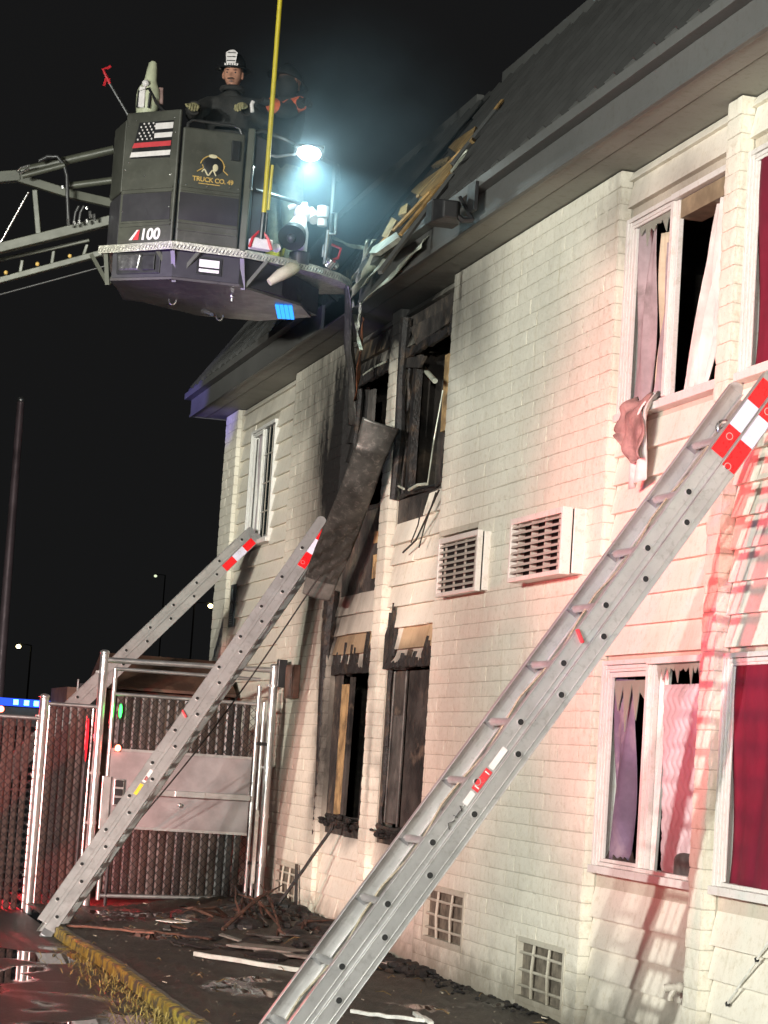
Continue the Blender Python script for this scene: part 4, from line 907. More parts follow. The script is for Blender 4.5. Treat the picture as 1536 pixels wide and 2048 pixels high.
# red emergency car
T = thing('emergency_car', 'red emergency car with a lit blue light bar behind the chain link fence', 'car', (-3.6, 27, -.1))
part('body', M_carred, lambda b: (b.prism([(-4.15, 24.6, .25), (-4.15, 29.4, .25), (-4.15, 29.4, .95), (-4.15, 28.9, 1.05), (-4.15, 24.8, 1.05), (-4.15, 24.6, .9)], (1.85, 0, 0)), b.prism([(-4.05, 24.9, 1.05), (-4.05, 28.2, 1.05), (-4.05, 27.4, 1.66), (-4.05, 25.2, 1.68)], (1.65, 0, 0))), T, bevel=.05)
part('rear_window', M_glass, lambda b: b.bar((-3.22, 24.93, 1.12), (-3.62, 25.16, 1.60), 1.4, .02, (0, 1, 0)), T)
part('bumper', M_black, lambda b: b.box(-4.18, -2.27, 24.48, 24.62, .28, .52), T, bevel=.03)
M_tail = glow('tail_light_red', (1, .03, .02), 9.); M_blue = glow('light_bar_blue', (.03, .10, 1), 1.6); M_bluec = glow('light_bar_core', (.1, .6, 1), 9.); M_redl = glow('beacon_red', (1, .12, .06), 22.); M_green = glow('marker_green', (.04, 1, .10), 7.); M_vio = glow('marker_violet', (.30, .24, 1), 2.)
for x in (-4.05, -2.46): part('tail_light', M_tail, lambda b: b.box(x-.06, x+.06, 24.585, 24.60, .75, 1.0), T, bevel=.01)
lbr = AY(112, 1410, 26.2); lx1, lz = lbr.x, lbr.z; lx0 = lx1-.95
part('light_bar', M_blue, lambda b: b.box(lx0, lx1, 26.2, 26.45, lz-.042, lz+.042), T, bevel=.03)
part('light_bar_module', M_bluec, lambda b: [b.box(lx1-k, lx1-k+.05, 26.17, 26.2, lz-.028, lz+.028) for k in (.36, .48, .25, .7)], T)
part('light_bar_mount', M_black, lambda b: b.box(lx0+.05, lx1-.05, 26.25, 26.4, 1.60, lz-.056), T)
for x in (-4.1, -2.38):
    for yy in (25.6, 28.4):
        wq = part('wheel', M_tyre, lambda b: b.tube((x-.1, yy, .24), (x+.1, yy, .24), .33, n=20), T, smooth=True); part('rim', M_galv, lambda b: b.tube((x-.105, yy, .24), (x+.105, yy, .24), .19, n=14), wq, smooth=True)
def marker(label, px, py, Y, mt, w_, h_, stem=1.0):
    p = AY(px, py, Y); T = thing('marker_light', label, 'light', (p.x, p.y, 0))
    part('lens', mt, lambda b: b.ball(p, w_, .03, h_, 10, 8), T, smooth=True)
    part('housing', M_black, lambda b: b.box(p.x-w_*1.2, p.x+w_*1.2, p.y+.02, p.y+.07, p.z-h_*1.1, p.z+h_*1.1), T)
    part('stand', M_black, lambda b: b.tube((p.x, p.y+.045, -.1), (p.x, p.y+.045, p.z-h_), .015, n=6), T)
marker('green marker light glowing at the top left corner of the gate', 241, 1422, GY-.05, M_green, .015, .065)
marker('round red marker light glowing below the green one on the gate', 236, 1496, GY-.05, M_redl, .026, .03)
marker('tall glowing red streak standing in for a reflection on the fence beside the gate post', 174, 1480, GY-.05, glow('red_reflection', (1, .02, .03), 2.2), .010, .20)  # glowing strip added before the slats to imitate a red reflection
marker('small red lamp at the left edge above the fence rail', 2, 1418, 23.0, M_redl, .03, .03)
# tall pole at the left edge
pb, pt_ = AY(0, 1380, 34), AY(42, 800, 34)
T = thing('street_pole', 'tall thin steel pole rising at the left edge against the night sky', 'pole', (pb.x, 34, -.1))
part('shaft', simple('dull_pole_paint', (.30, .22, .24), .5, .3, .1, 4, 0), lambda b: b.tube((pb.x-(pt_.x-pb.x)*.03, 34, -.1), (pt_.x, 34, pt_.z), .085, .055, n=14), T, smooth=True)
part('base_plate', M_conc, lambda b: b.tube((pb.x, 34, -.1), (pb.x, 34, .25), .25, n=14), T, smooth=True)
part('finial', M_galv, lambda b: b.ball((pt_.x, 34, pt_.z), .065), T, smooth=True)
def lamp(px, py, Y, label, mt, r, arm=.6):
    p = AY(px, py, Y); T = thing('street_lamp', label, 'street lamp', (p.x+arm, Y, -.1), group='far street lamps')
    part('pole', M_black, lambda b: b.tube((p.x+arm, Y, -.1), (p.x+arm, Y, p.z+.1), .05, .04, n=8), T)
    part('arm', M_black, lambda b: b.tube((p.x+arm, Y, p.z+.1), (p.x, Y, p.z+r*1.2), .025, n=6), T)
    part('lamp_head', mt, lambda b: b.ball(p, r, r, r*.8, 10, 8), T, smooth=True)
M_lamp = glow('sodium_lamp', (1, .86, .42), 9.); M_lamp2 = glow('far_lamp_dim', (.8, .9, .6), 1.2)
lamp(37, 1293, 110, 'far street lamp glowing above the fence at left', M_lamp, .12)
lamp(421, 1212, 110, 'far street lamp glowing beside the corner of the building', M_lamp, .13, -.8)
lamp(311, 1152, 140, 'dim small lamp high in the dark sky between ladder and pole', M_lamp2, .10)
lamp(186, 1357, 90, 'far red signal lamp just left of the gate post top', glow('far_red_signal', (1, .03, .03), 6.), .10)

# ================================================================== DEBRIS ON THE GROUND
def plank(name, label, cat, pa, pb_, w_, th, mt, z=.012, tilt=0, grp=None):
    a, b = Vector(pa), Vector(pb_); mb = MB(); n = 8
    d = (b-a).normalized(); sd = d.cross(Vector((0, 0, 1))).normalized(); rnd = random.Random(name+label)
    v = []; 
    for i in range(n+1):
        p = a+(b-a)*i/n+Vector((0, 0, rnd.uniform(-.004, .006))); e = rnd.uniform(.9, 1.06)
        v += [p-sd*w_/2*e, p+sd*w_/2*e, p+sd*w_/2*e+Vector((0, 0, th)), p-sd*w_/2*e+Vector((0, 0, th))]
    f = [(0, 1, 2, 3), (4*n+3, 4*n+2, 4*n+1, 4*n)]
    for i in range(n):
        for k in range(4): f.append((4*i+k, 4*(i+1)+k, 4*(i+1)+(k+1) % 4, 4*i+(k+1) % 4))
    mb.add(v, f); return tag(mb.build(name, mt, None), label, cat, grp)
def G(px, py, dz=.012): 
    p = AZ(px, py, dz)
    for _ in range(4): p = AZ(px, py, gz(p.x, p.y)+dz)
    return p
plank('trim_strip', 'pale green-white trim strip lying on the dirt behind the large ladder', 'trim', G(390, 1912), G(655, 1953), .035, .03, M_trimw)
plank('fallen_board', 'flat grey board lying on the dirt behind the large ladder', 'board', G(470, 1893), G(790, 1929), .30, .018, M_board)
plank('fallen_board', 'narrow grey board lying just behind the pale trim strip', 'board', G(520, 1905), G(650, 1922), .16, .015, M_board)
plank('trim_strip', 'white stick lying on the dirt at the bottom centre', 'trim', G(702, 2027), G(850, 2044), .03, .02, M_plast)
plank('trim_strip', 'short white stick lying across the end of the bottom centre stick', 'trim', G(830, 2030), G(862, 2050), .03, .02, M_plast)
plank('fallen_board', 'thin reddish board lying in front of the gate near the middle ladder foot', 'board', G(135, 1852), G(310, 1868), .05, .015, simple('reddish_wet_wood', (.16, .055, .03), .4, 0, .3, 12, .2))
plank('fallen_board', 'thin dark red board lying behind the reddish one before the gate', 'board', G(250, 1858), G(420, 1880), .04, .015, M_twig)
plank('white_panel_piece', 'small bright piece of white panel lying in the debris before the gate', 'debris', G(323, 1842), G(366, 1846), .16, .006, M_plast)
plank('leaning_batten', 'long charred batten leaning on the wall below the lower burnt window', 'batten', AZ(545, 1830, .13), AX(667, 1658, -.03), .045, .035, M_char)
plank('leaning_batten', 'short dark stake standing in front of the farthest crawlspace vent', 'batten', AX(591, 1828, -.06), AX(593, 1735, -.04), .03, .03, M_char)
# heap of burnt insulation and laths by the gate post
T = thing('burnt_heap', 'tangled heap of burnt brown laths and insulation by the gate post', 'debris heap', G(500, 1850))
rnd = random.Random(3); hc = G(505, 1838)
for i in range(26):
    p = hc+Vector((rnd.gauss(-.10, .2), rnd.gauss(-.5, .5), 0)); p.z = gz(p.x, p.y)+rnd.uniform(0, .03)
    q = hc+Vector((rnd.gauss(0, .12), rnd.gauss(0, .2), rnd.uniform(.05, .32))) if i < 15 else p+Vector((rnd.uniform(-.5, .5), rnd.uniform(-.4, .4), rnd.uniform(0, .08)))
    mb = MB(); mid = (p+q)/2+Vector((rnd.uniform(-.06, .06), rnd.uniform(-.06, .06), rnd.uniform(0, .08)))
    mb.path([p, mid, q], [rnd.uniform(.005, .016), rnd.uniform(.006, .018), .004], 5); mb.build('lath', M_twig if rnd.random() < .75 else M_char, T)
for i in range(22):
    px_, py_ = rnd.uniform(330, 800), rnd.uniform(1835, 1900); p = G(px_, py_, .015); a = rnd.uniform(0, 3.14); L_ = rnd.uniform(.05, .22); w_ = rnd.uniform(.02, .09); d = Vector((math.cos(a), math.sin(a), rnd.uniform(-.05, .15))); sdv = Vector((-math.sin(a), math.cos(a), 0))
    if p.x > -.06: continue
    part('board_scrap', rnd.choice((M_char, M_twig, M_board, M_ash, M_charw)), lambda b: b.prism([p-d*L_-sdv*w_, p+d*L_-sdv*w_*.6, p+d*L_*.8+sdv*w_, p-d*L_*.7+sdv*w_*.8], (0, 0, .012)), T)
mb = MB()
for i in range(26):
    p = hc+Vector((rnd.gauss(.2, .45), rnd.gauss(-1.2, 1.3), 0)); p.x = min(p.x, -.05); p.z = gz(p.x, p.y)
    mb.ball(p, rnd.uniform(.08, .2), rnd.uniform(.1, .35), rnd.uniform(.03, .09), 9, 5)
tag(mb.build('ash', M_char, T), kind='stuff')
# charred litter along the foot of the burnt bays
mb = MB()
for i in range(420):
    yy = random.triangular(13.2, 20.8, 17.0); x = -abs(random.gauss(0, .22))-.01 if yy > 15.9 else -abs(random.gauss(0, .1))-.01
    s = random.uniform(.012, .07) if yy > 15.8 else random.uniform(.006, .025); mb.ball((x, yy, gz(x, yy)+s*.2), s, s*random.uniform(.6, 1.8), s*.6, 6, 4)
tag(mb.build('char_litter', M_char), 'black charred rubble strewn along the foot of the burnt wall', 'rubble', kind='stuff')
mb = MB()
for i in range(260):
    x = random.uniform(KX+.1, -.05); yy = random.uniform(11.5, 20.9); s = random.choice((.002, .003, .004, .005, .010))
    a = random.uniform(0, 3.14); d = Vector((math.cos(a), math.sin(a), 0))
    z = gz(x, yy)+.012; mb.bar(Vector((x, yy, z))-d*s*random.uniform(1, 4), Vector((x, yy, z+.004))+d*s, s, s*.6)
tag(mb.build('pale_litter', simple('pale_litter_bits', (.34, .30, .23), .7, 0, .6, 40, 0)), 'pale splinters and bits scattered over the muddy ground', 'litter', kind='stuff')
mb = MB()
for i in range(70):
    x = random.uniform(KX, -.05); yy = random.uniform(11.5, 20.9); a = random.uniform(0, 6.28); L = random.uniform(.03, .13); d = Vector((math.cos(a), math.sin(a), random.uniform(0, .3)))
    z = gz(x, yy)+.01; p = Vector((x, yy, z)); mb.path([p, p+d*L*.5+Vector((0, 0, .015)), p+d*L], [.003, .003, .0015], 4)
tag(mb.build('twig_litter', simple('straw_twigs', (.20, .13, .05), .8, 0, .5, 30, 0)), 'dead twigs and straw scattered over the muddy ground', 'litter', kind='stuff')
# ================================================================== AERIAL PLATFORM
E1 = Vector((math.cos(YAW), -math.sin(YAW), 0)); E2 = Vector((math.sin(YAW), math.cos(YAW), 0)); E3 = Vector((0, 0, 1)); KO = AD(345, 486, 18.0)
def K(a, b, h=0): return KO+E1*a+E2*b+E3*h
def KP(px, py, b):                      # pixel to basket coordinates at plan depth b
    p = AD(px, py, 18.0+b)-KO; return (p.dot(E1), p.dot(E2), p.dot(E3))
T = thing('aerial_platform', 'olive grey fire truck aerial platform basket on its boom, raised beside the roof', 'aerial platform', K(.2, .8, -.3))
DECK = [(-.62, .36), (.0, .0), (.57, .16), (.86, .34), (1.12, .56), (1.30, .80), (1.40, 1.06), (1.35, 1.5), (.6, 1.72), (-.62, 1.3)]
# checker plate ledge, with a real raised edge
part('ledge', M_deck, lambda b: b.prism([K(a, c, -.012) for a, c in DECK], (0, 0, .03)), T)
mb = MB()
for (a, c), (a2, c2) in zip(DECK[:7], DECK[1:8]):
    p, q = K(a, c, -.012), K(a2, c2, -.012); nrm = (q-p).cross(E3).normalized(); mb.prism([p+nrm*.001-E3*.035, q+nrm*.001-E3*.035, q+nrm*.001+E3*.018, p+nrm*.001+E3*.018], nrm*.004)
mb.build('ledge_lip', M_deck, T)
mb = MB(); 
for (a, c), (a2, c2) in zip(DECK[:7], DECK[1:8]):
    p, q = K(a, c), K(a2, c2); n = max(3, int((q-p).length/.028)); nrm = (q-p).cross(E3).normalized()
    for i in range(n):
        c_ = p+(q-p)*(i+.5)/n+nrm*.006-E3*.020; d = (q-p).normalized()
        mb.bar(c_-d*.008-E3*.016, c_+d*.008+E3*.014, .005, .006, nrm)
tag(mb.build('checker_studs', M_chrome, T), kind='stuff')
# side panel with the flag
def panel(name, a0, b0, a1, b1, h0, h1, mt, th=.03, bevel=.012, parent=None):
    p, q = K(a0, b0), K(a1, b1); nrm = (q-p).cross(E3).normalized()
    return part(name, mt, lambda b: b.prism([p+E3*h0, q+E3*h0, q+E3*h1, p+E3*h1], -nrm*th), parent or T, bevel=bevel)
def onface(a0, b0, a1, b1):
    p, q = K(a0, b0), K(a1, b1); d = (q-p).normalized(); nrm = d.cross(E3).normalized()
    def S(u, h, o=.003): return p+d*u+E3*h+nrm*o
    return S, (q-p).length, d, nrm
panel('side_panel', -.47, .27, -.015, .035, .02, 1.09, M_basket)
panel('rear_panel', -.60, .62, -.475, .29, .45, 1.04, M_basket)
panel('rear_panel', -.60, .66, -.475, .32, .02, .449, M_basketdk)
S, Lp, d_, n_ = onface(-.47, .27, -.015, .035)
part('panel_band', M_basketdk, lambda b: b.prism([S(.03, .20), S(Lp-.03, .20), S(Lp-.03, .42), S(.03, .42)], n_*.004), T)
for hh in (.16, .19, .43, .46): part('panel_rib', M_basket, lambda b: b.bar(S(.02, hh, .006), S(Lp-.02, hh, .006), .012, .014), T)
mb = MB()
for u, hh in ((.03, .98), (.10, 1.02), (.46, 1.02), (.48, .9), (.03, .62), (.22, .56), (.36, .70), (.46, .56), (.06, .68), (.03, .28), (.47, .3)): mb.ball(S(u, hh, .004), .007, n=8, k=5)
tag(mb.build('rivet', M_chrome, T, smooth=True), kind='stuff')
# thin red line flag, waving outline
fl = part('flag_decal', M_black, lambda b: b.prism([S(.07, .71), S(.44, .70), S(.455, 1.0), S(.13, 1.0)], n_*.001), T)
def strip(mt, u0, u1, h0, h1, sl, nm='flag_stripe'): part(nm, mt, lambda b: b.prism([S(u0-sl, h0, .0045), S(u1, h0, .0045), S(u1+.003, h1, .0045), S(u0, h1, .0045)], n_*.001), fl)
strip(M_sticker_w, .285, .45, .935, .985, .0); strip(M_sticker_w, .28, .445, .865, .905, .0); strip(simple('flag_red', (.55, .05, .06), .5, 0, .05, 20, 0), .095, .44, .795, .835, .015); strip(M_sticker_w, .075, .44, .72, .76, .012)
mb = MB()
for r in range(6):
    for q in range(4 if r % 2 == 0 else 3):
        mb.ball(S(.13+.006*r-.002+q*.043+(.021 if r % 2 else 0), .862+r*.025, .005), .0085, .004, .0085, 8, 5)
tag(mb.build('flag_stars', M_sticker_w, fl), kind='stuff')
def text(body, size, mt, S, u, h, parent, name, o=.005, ext=.0015, shear=0, bold=0, d=None, n=None, spacing=1.0):
    cu = bpy.data.curves.new(name, 'FONT'); cu.body = body; cu.size = size; cu.extrude = ext; cu.shear = shear; cu.offset = bold; cu.space_character = spacing
    tmp = bpy.data.objects.new(name, cu); scene.collection.objects.link(tmp); me = bpy.data.meshes.new_from_object(tmp.evaluated_get(bpy.context.evaluated_depsgraph_get())); bpy.data.objects.remove(tmp)
    base = S(u, h, o); up = E3; M_ = Matrix(((d.x, up.x, n.x, base.x), (d.y, up.y, n.y, base.y), (d.z, up.z, n.z, base.z), (0, 0, 0, 1))); me.transform(M_); me.materials.clear(); me.materials.append(mt)
    return link(name, me, parent)
text('100', .125, M_sticker_w, S, .215, .045, T, 'model_number', shear=.1, bold=.004, d=d_, n=n_)
part('model_badge', M_sticker_r, lambda b: b.prism([S(.155, .045, .005), S(.205, .045, .005), S(.215, .125, .005), S(.195, .125, .005)], n_*.001), T)
part('model_badge', M_sticker_w, lambda b: b.prism([S(.115, .045, .005), S(.145, .045, .005), S(.205, .125, .005), S(.185, .125, .005)], n_*.001), T)
# door panel with company emblem
panel('door', .015, .03, .50, .155, .0, .95, M_basket, .03, .02)
S, Lp, d_, n_ = onface(.015, .03, .50, .155)
part('door_band', M_basketdk, lambda b: b.prism([S(.01, .20), S(Lp-.02, .20), S(Lp-.02, .42), S(.01, .42)], n_*.004), T)
for hh in (.12, .18, .44, .47): part('door_rib', M_basket, lambda b: b.bar(S(.01, hh, .006), S(Lp-.02, hh, .006), .012, .014), T)
em = part('emblem', M_black, lambda b: b.ball(S(.26, .66, .002), .085, .006, .075, 18, 10, mat=Matrix(((d_.x, n_.x, 0), (d_.y, n_.y, 0), (0, 0, 1)))), T, smooth=True)
RM = Matrix(((d_.x, n_.x, 0), (d_.y, n_.y, 0), (0, 0, 1)))
part('emblem_helmet', M_cream, lambda b: (b.ball(S(.25, .735, .006), .036, .005, .016, 12, 6, mat=RM), b.ball(S(.275, .645, .008), .022, .004, .03, 12, 6, mat=RM), b.path([S(.17+.006*i, .60+.022*math.sin(i*.55), .008) for i in range(20)], .006, 5)), em)
part('emblem_outline', M_gold, lambda b: (b.path([S(.25+.095*math.cos(a*.30), .655+.085*math.sin(a*.30), .004) for a in range(0, 11)], .005, 5), b.path([S(.13, .60, .005), S(.18, .635, .006), S(.17, .66, .006)], .005, 5), b.path([S(.38, .60, .005), S(.34, .63, .006), S(.35, .67, .006)], .005, 5)), em)
text('TRUCK CO. 49', .052, M_gold, S, .10, .525, T, 'company_lettering', bold=.0012, d=d_, n=n_, spacing=.95)
part('lettering_underline', M_gold, lambda b: b.bar(S(.15, .508, .004), S(.32, .508, .004), .003, .006), T)
mb = MB()
for u, hh in ((.05, .48), (.22, .49), (.40, .50), (.47, .5)): mb.ball(S(u, hh, .006), .007, n=8, k=5)
tag(mb.build('rivet', M_chrome, T, smooth=True), kind='stuff')
part('door_latch', M_black, lambda b: (b.prism([S(.39, .72, .003), S(.46, .72, .003), S(.46, .88, .003), S(.39, .88, .003)], n_*.03)), T, bevel=.006)
part('door_rail', M_hose, lambda b: b.path([S(.03, .90, -.015), S(.035, .98, -.015), S(.07, 1.01, -.015), S(.40, 1.01, -.015), S(.45, .99, -.015), S(.475, .93, -.015), S(.48, .0, -.015)], .013, 8), T, smooth=True)
part('corner_post', M_boom, lambda b: b.bar(K(.535, .17, .0), K(.545, .17, 1.0), .055, .05, E2), T, bevel=.008)
part('grab_handle', M_chrome, lambda b: b.path([K(.575, .13, .50), K(.57, .10, .50), K(.575, .10, .68), K(.585, .13, .68)], .013, 8), T, smooth=True)
part('front_panel', M_basketdk, lambda b: b.prism([K(.58, .21, .0), K(.70, .27, .0), K(.70, .27, .92), K(.58, .21, .97)], E2*.03), T, bevel=.01)
part('front_rail', M_hose, lambda b: (b.path([K(.57, .2, .98), K(.62, .22, 1.01), K(.80, .34, .98), K(1.02, .55, .93), K(1.22, .85, .92), K(1.22, 1.4, .95)], .02, 8), b.path([K(.60, .22, .52), K(.9, .42, .50), K(1.18, .8, .5), K(1.22, 1.4, .5)], .018, 8), b.tube(K(1.2, .8, 0), K(1.2, .8, .93), .02, n=8)), T, smooth=True)
part('back_panel', M_basketdk, lambda b: b.prism([K(-.55, 1.2, .0), K(.5, 1.58, .0), K(.5, 1.58, .98), K(-.55, 1.2, .98)], E2*.03), T)
# hull below the ledge
HUL = [(-.50, .34), (.0, .12), (.52, .24), (.85, .60), (1.12, 1.35), (.58, 1.62), (-.5, 1.22)]
part('hull', M_basketdk, lambda b: b.prism([K(a, c, -.24) for a, c in HUL], (0, 0, .225)), T)
part('belly_pan', M_belly, lambda b: b.prism([K(a*1.02, c*1.02, -.262) for a, c in ((-.50, .34), (.0, .12), (.52, .24), (.98, .85), (1.05, 1.30), (.60, 1.62), (.1, 1.56), (-.45, 1.0))], (0, 0, .02)), T)
S, Lp, d_, n_ = onface(-.50, .34, .0, .12)
part('work_lamp', M_chrome, lambda b: (b.prism([S(.08, -.19, .004), S(.26, -.19, .004), S(.28, -.06, .004), S(.06, -.06, .004)], n_*.04)), T, bevel=.012)
part('lamp_housing', M_black, lambda b: (b.prism([S(.05, -.215, .002), S(.44, -.215, .002), S(.44, -.04, .002), S(.04, -.04, .002)], n_*.01), b.prism([S(.29, -.19, .004), S(.40, -.19, .004), S(.40, -.07, .004), S(.29, -.07, .004)], n_*.03)), T, bevel=.006)
S, Lp, d_, n_ = onface(.0, .12, .52, .24)
part('warning_label', M_sticker_w, lambda b: (b.prism([S(.21, -.14, .012), S(.37, -.14, .012), S(.37, -.08, .012), S(.21, -.08, .012)], n_*.001), b.prism([S(.21, -.18, .012), S(.37, -.18, .012), S(.37, -.155, .012), S(.21, -.155, .012)], n_*.001)), T)
part('label_backing', M_black, lambda b: b.prism([S(.19, -.2, .002), S(.39, -.2, .002), S(.39, -.06, .002), S(.19, -.06, .002)], n_*.008), T)
for a, c in ((-.56, .34), (.0, .05), (.54, .18)):
    part('ledge_brace', M_boom, lambda b: (b.bar(K(a, c+.05, -.035), K(a+.02, c+.13, -.27), .035, .03), b.bar(K(a+.20, c+.07, -.035), K(a+.03, c+.14, -.25), .022, .03)), T)
    part('ledge_brace', M_boom, lambda b: b.bar(K(a-.13, c+.11, -.035), K(a+.01, c+.14, -.25), .022, .03), T)
part('under_eye', M_chrome, lambda b: (b.path([K(-.05+.03*math.cos(x*.4), .85, -.28-.045*math.sin(x*.4)) for x in range(9)], .007, 6), b.path([K(.3+.03*math.cos(x*.4), 1.4, -.28-.045*math.sin(x*.4)) for x in range(9)], .007, 6), b.bar(K(.16, 1.3, -.275), K(.24, 1.36, -.29), .04, .03), b.ball(K(.45, .62, -.27), .02), b.tube(K(.45, .62, -.27), K(.45, .62, -.31), .012, n=8)), T, smooth=True)
M_bluerefl = glow('belly_reflection_blue', (.03, .25, 1), 2.6)
part('blue_reflection', M_bluerefl, lambda b: [b.prism([K(.79+.036*i, .85, -.266), K(.82+.036*i, .85, -.266), K(.82+.036*i, 1.42, -.266), K(.79+.036*i, 1.42, -.266)], (0, 0, -.008)) for i in range(4)], T)  # glowing strips under the belly imitate the blue reflection of a light bar
part('tool_tube', simple('cream_tube', (.50, .46, .33), .45, 0, .1, 10, .05), lambda b: b.path([K(.76, .30, -.20), K(.84, .33, -.13), K(.93, .38, -.06), K(.96, .42, -.045)], [.03, .05, .055, .04], 12), T, smooth=True)
# water monitor on the front ledge
mp = K(.98, .50, 0)
part('monitor_base', M_basketdk, lambda b: (b.tube(mp, mp+E3*.10, .075, n=14), b.path([mp+E3*.1-E1*.07, mp+E3*.04-E1*.075, mp+E3*.0-E1*.03, mp+E1*.03, mp+E3*.05+E1*.07, mp+E3*.11+E1*.06], .016, 8)), T, smooth=True)
part('monitor_pipe', M_sticker_w, lambda b: (b.path([mp+E3*.10, mp+E3*.26, mp+E3*.36-E1*.03, mp+E3*.42-E1*.02+E2*.04, mp+E3*.44+E1*.06+E2*.05, mp+E3*.38+E1*.10], [.055, .058, .06, .055, .055, .05], 12), b.ball(mp+E3*.42+E1*.0, .075, n=14), b.path([mp+E3*.46-E1*.12, mp+E3*.49-E1*.05, mp+E3*.50+E1*.03], .02, 8)), T, smooth=True)
part('nozzle', M_sticker_w, lambda b: b.path([mp+E3*.37-E1*.01-E2*.02, mp+E3*.29-E1*.03-E2*.10, mp+E3*.22-E1*.05-E2*.16], [.05, .075, .085], 16), T, smooth=True)
part('nozzle_bell', M_black, lambda b: b.path([mp+E3*.225-E1*.048-E2*.155, mp+E3*.20-E1*.055-E2*.20, mp+E3*.16-E1*.065-E2*.25], [.09, .105, .112], 20), T, smooth=True)
part('nozzle_core', M_basketdk, lambda b: b.ball(mp+E3*.158-E1*.066-E2*.252, .04, n=12), T, smooth=True)
part('monitor_motor', M_sticker_w, lambda b: (b.tube(mp+E3*.40+E1*.16, mp+E3*.49+E1*.16, .05, n=12), b.tube(mp+E3*.33+E1*.16, mp+E3*.39+E1*.16, .04, n=12)), T, smooth=True)
part('monitor_handle', M_chrome, lambda b: b.path([mp+E3*.44+E1*.23, mp+E3*.44+E1*.27, mp+E3*.27+E1*.27, mp+E3*.27+E1*.22], .014, 8), T, smooth=True)
part('monitor_strut', M_chrome, lambda b: b.tube(mp+E3*.02+E1*.2, mp+E3*.3+E1*.21, .016, n=8), T, smooth=True)
part('gauge', M_sticker_w, lambda b: b.tube(K(.80, .26, .07), K(.80, .24, .07), .035, n=14), T, smooth=True)
part('coupling', M_chrome, lambda b: (b.tube(K(1.20, .62, .03), K(1.24, .60, .08), .05, n=12), b.ball(K(1.26, .66, .05), .035), b.tube(K(1.16, .6, .1), K(1.16, .6, .2), .014, n=8)), T, smooth=True)
part('red_strap_hook', M_redp, lambda b: (b.path([K(1.22, .7, .23), K(1.30, .7, .20), K(1.28, .7, .12), K(1.23, .7, .10)], .012, 6),), T)
# floodlight, the lit lamp
lp = KP(618, 308, .42); lpos = K(*lp)
part('flood_bracket', M_chrome, lambda b: b.path([K(.60, .3, lp[2]-.02), K(.75, .36, lp[2]-.03), lpos+E3*.02], .014, 8), T, smooth=True)
part('flood_housing', M_black, lambda b: b.bar(lpos+E3*.05+E2*.05, lpos+E3*.02+E2*.01, .24, .10, E3), T, bevel=.01)
M_flood = glow('floodlight_lens_lit', (.86, 1.0, .96), 60.)
part('flood_lens', M_flood, lambda b: b.ball(lpos-E2*.02, .095, .03, .06, 14, 8), T, smooth=True)
spot('basket_floodlight', lpos-E2*.05-E3*.06, K(1.25, .75, -.6), 80, (.70, .98, 1.0), 150, .5, .06)
# boom
def bm(pts, w_, h_=None, mt=M_boom, nm='boom_chord', ex=0):
    P = [AD(x, y, 18+b) for x, y, b in pts]
    if ex: P[0] = P[1]+(P[0]-P[1]).normalized()*((P[0]-P[1]).length+ex)
    part(nm, mt, lambda b: [b.bar(p, q, w_, h_ or w_, E2) for p, q in zip(P, P[1:])], T, bevel=.006)
def bt(pts, r, mt=M_boom, nm='boom_tube', ex=0):
    P = [AD(x, y, 18+b) for x, y, b in pts]
    if ex: P[0] = P[1]+(P[0]-P[1]).normalized()*((P[0]-P[1]).length+ex)
    part(nm, mt, lambda b: b.path(P, r, 10), T, smooth=True)
bt([(42, 342, .95), (228, 299, .95)], .036, nm='boom_cylinder'); bt([(45, 352, .8), (130, 330, .8)], .024, nm='boom_cylinder')
bm([(-40, 358, 1.0), (42, 352, 1.0)], .09, .085, ex=15); bm([(38, 356, 1.0), (140, 388, 1.0), (228, 408, .9)], .07, .07); bt([(138, 372, .9), (230, 360, .9)], .03)
bm([(-40, 508, 1.0), (0, 497, 1.0), (228, 440, .9)], .08, .085, ex=15); bm([(70, 380, 1.0), (78, 474, 1.0)], .045, .05)
bt([(57, 384, 1.0), (-40, 560, 1.0)], .010, M_chrome, 'boom_tie_rod'); bm([(-40, 572, 1.3), (205, 506, 1.2)], .05, .06, ex=15); bt([(-40, 600, 1.3), (218, 530, 1.1)], .008, M_hose, 'boom_cable')
bm([(0, 520, 1.3), (180, 480, 1.2)], .03, .03); bm([(40, 552, 1.3), (45, 520, 1.3)], .03, .03); bm([(103, 535, 1.3), (108, 500, 1.3)], .03, .03); bm([(165, 518, 1.3), (175, 488, 1.3)], .03, .03)
bt([(78, 322, .8), (95, 313, .8), (115, 313, .8), (128, 330, .8), (134, 352, .8), (135, 400, .8), (137, 440, .8)], .016, M_hose, 'boom_hose')
for x0 in (148, 158): bt([(x0+10, 412, .8), (x0+3, 425, .8), (x0, 445, .8)], .012, M_hose, 'boom_hose')
for x, y, h in ((136, 438, 14), (148, 443, 8), (158, 440, 8), (173, 438, 8), (180, 422, 14), (188, 428, 14), (173, 414, 5), (125, 372, 5), (222, 390, 8)): part('hose_fitting', M_chrome, lambda b: b.tube(AD(x, y, 18.78), AD(x+1, y+h, 18.78), .014, n=8), T)
part('pin', M_chrome, lambda b: b.path([AD(60, 330, 18.75), AD(42, 335, 18.75), AD(34, 342, 18.75), AD(40, 347, 18.75), AD(58, 336, 18.75)], .009, 6), T)
part('roller', M_gold, lambda b: [b.ball(AD(x, y, 19.2), .018) for x, y in ((12, 545), (75, 528), (140, 512))], T, smooth=True)
part('turntable', M_boom, lambda b: b.tube((-19.5, 23.2, -.1), (-19.5, 23.2, 1.6), .8, n=16), T)
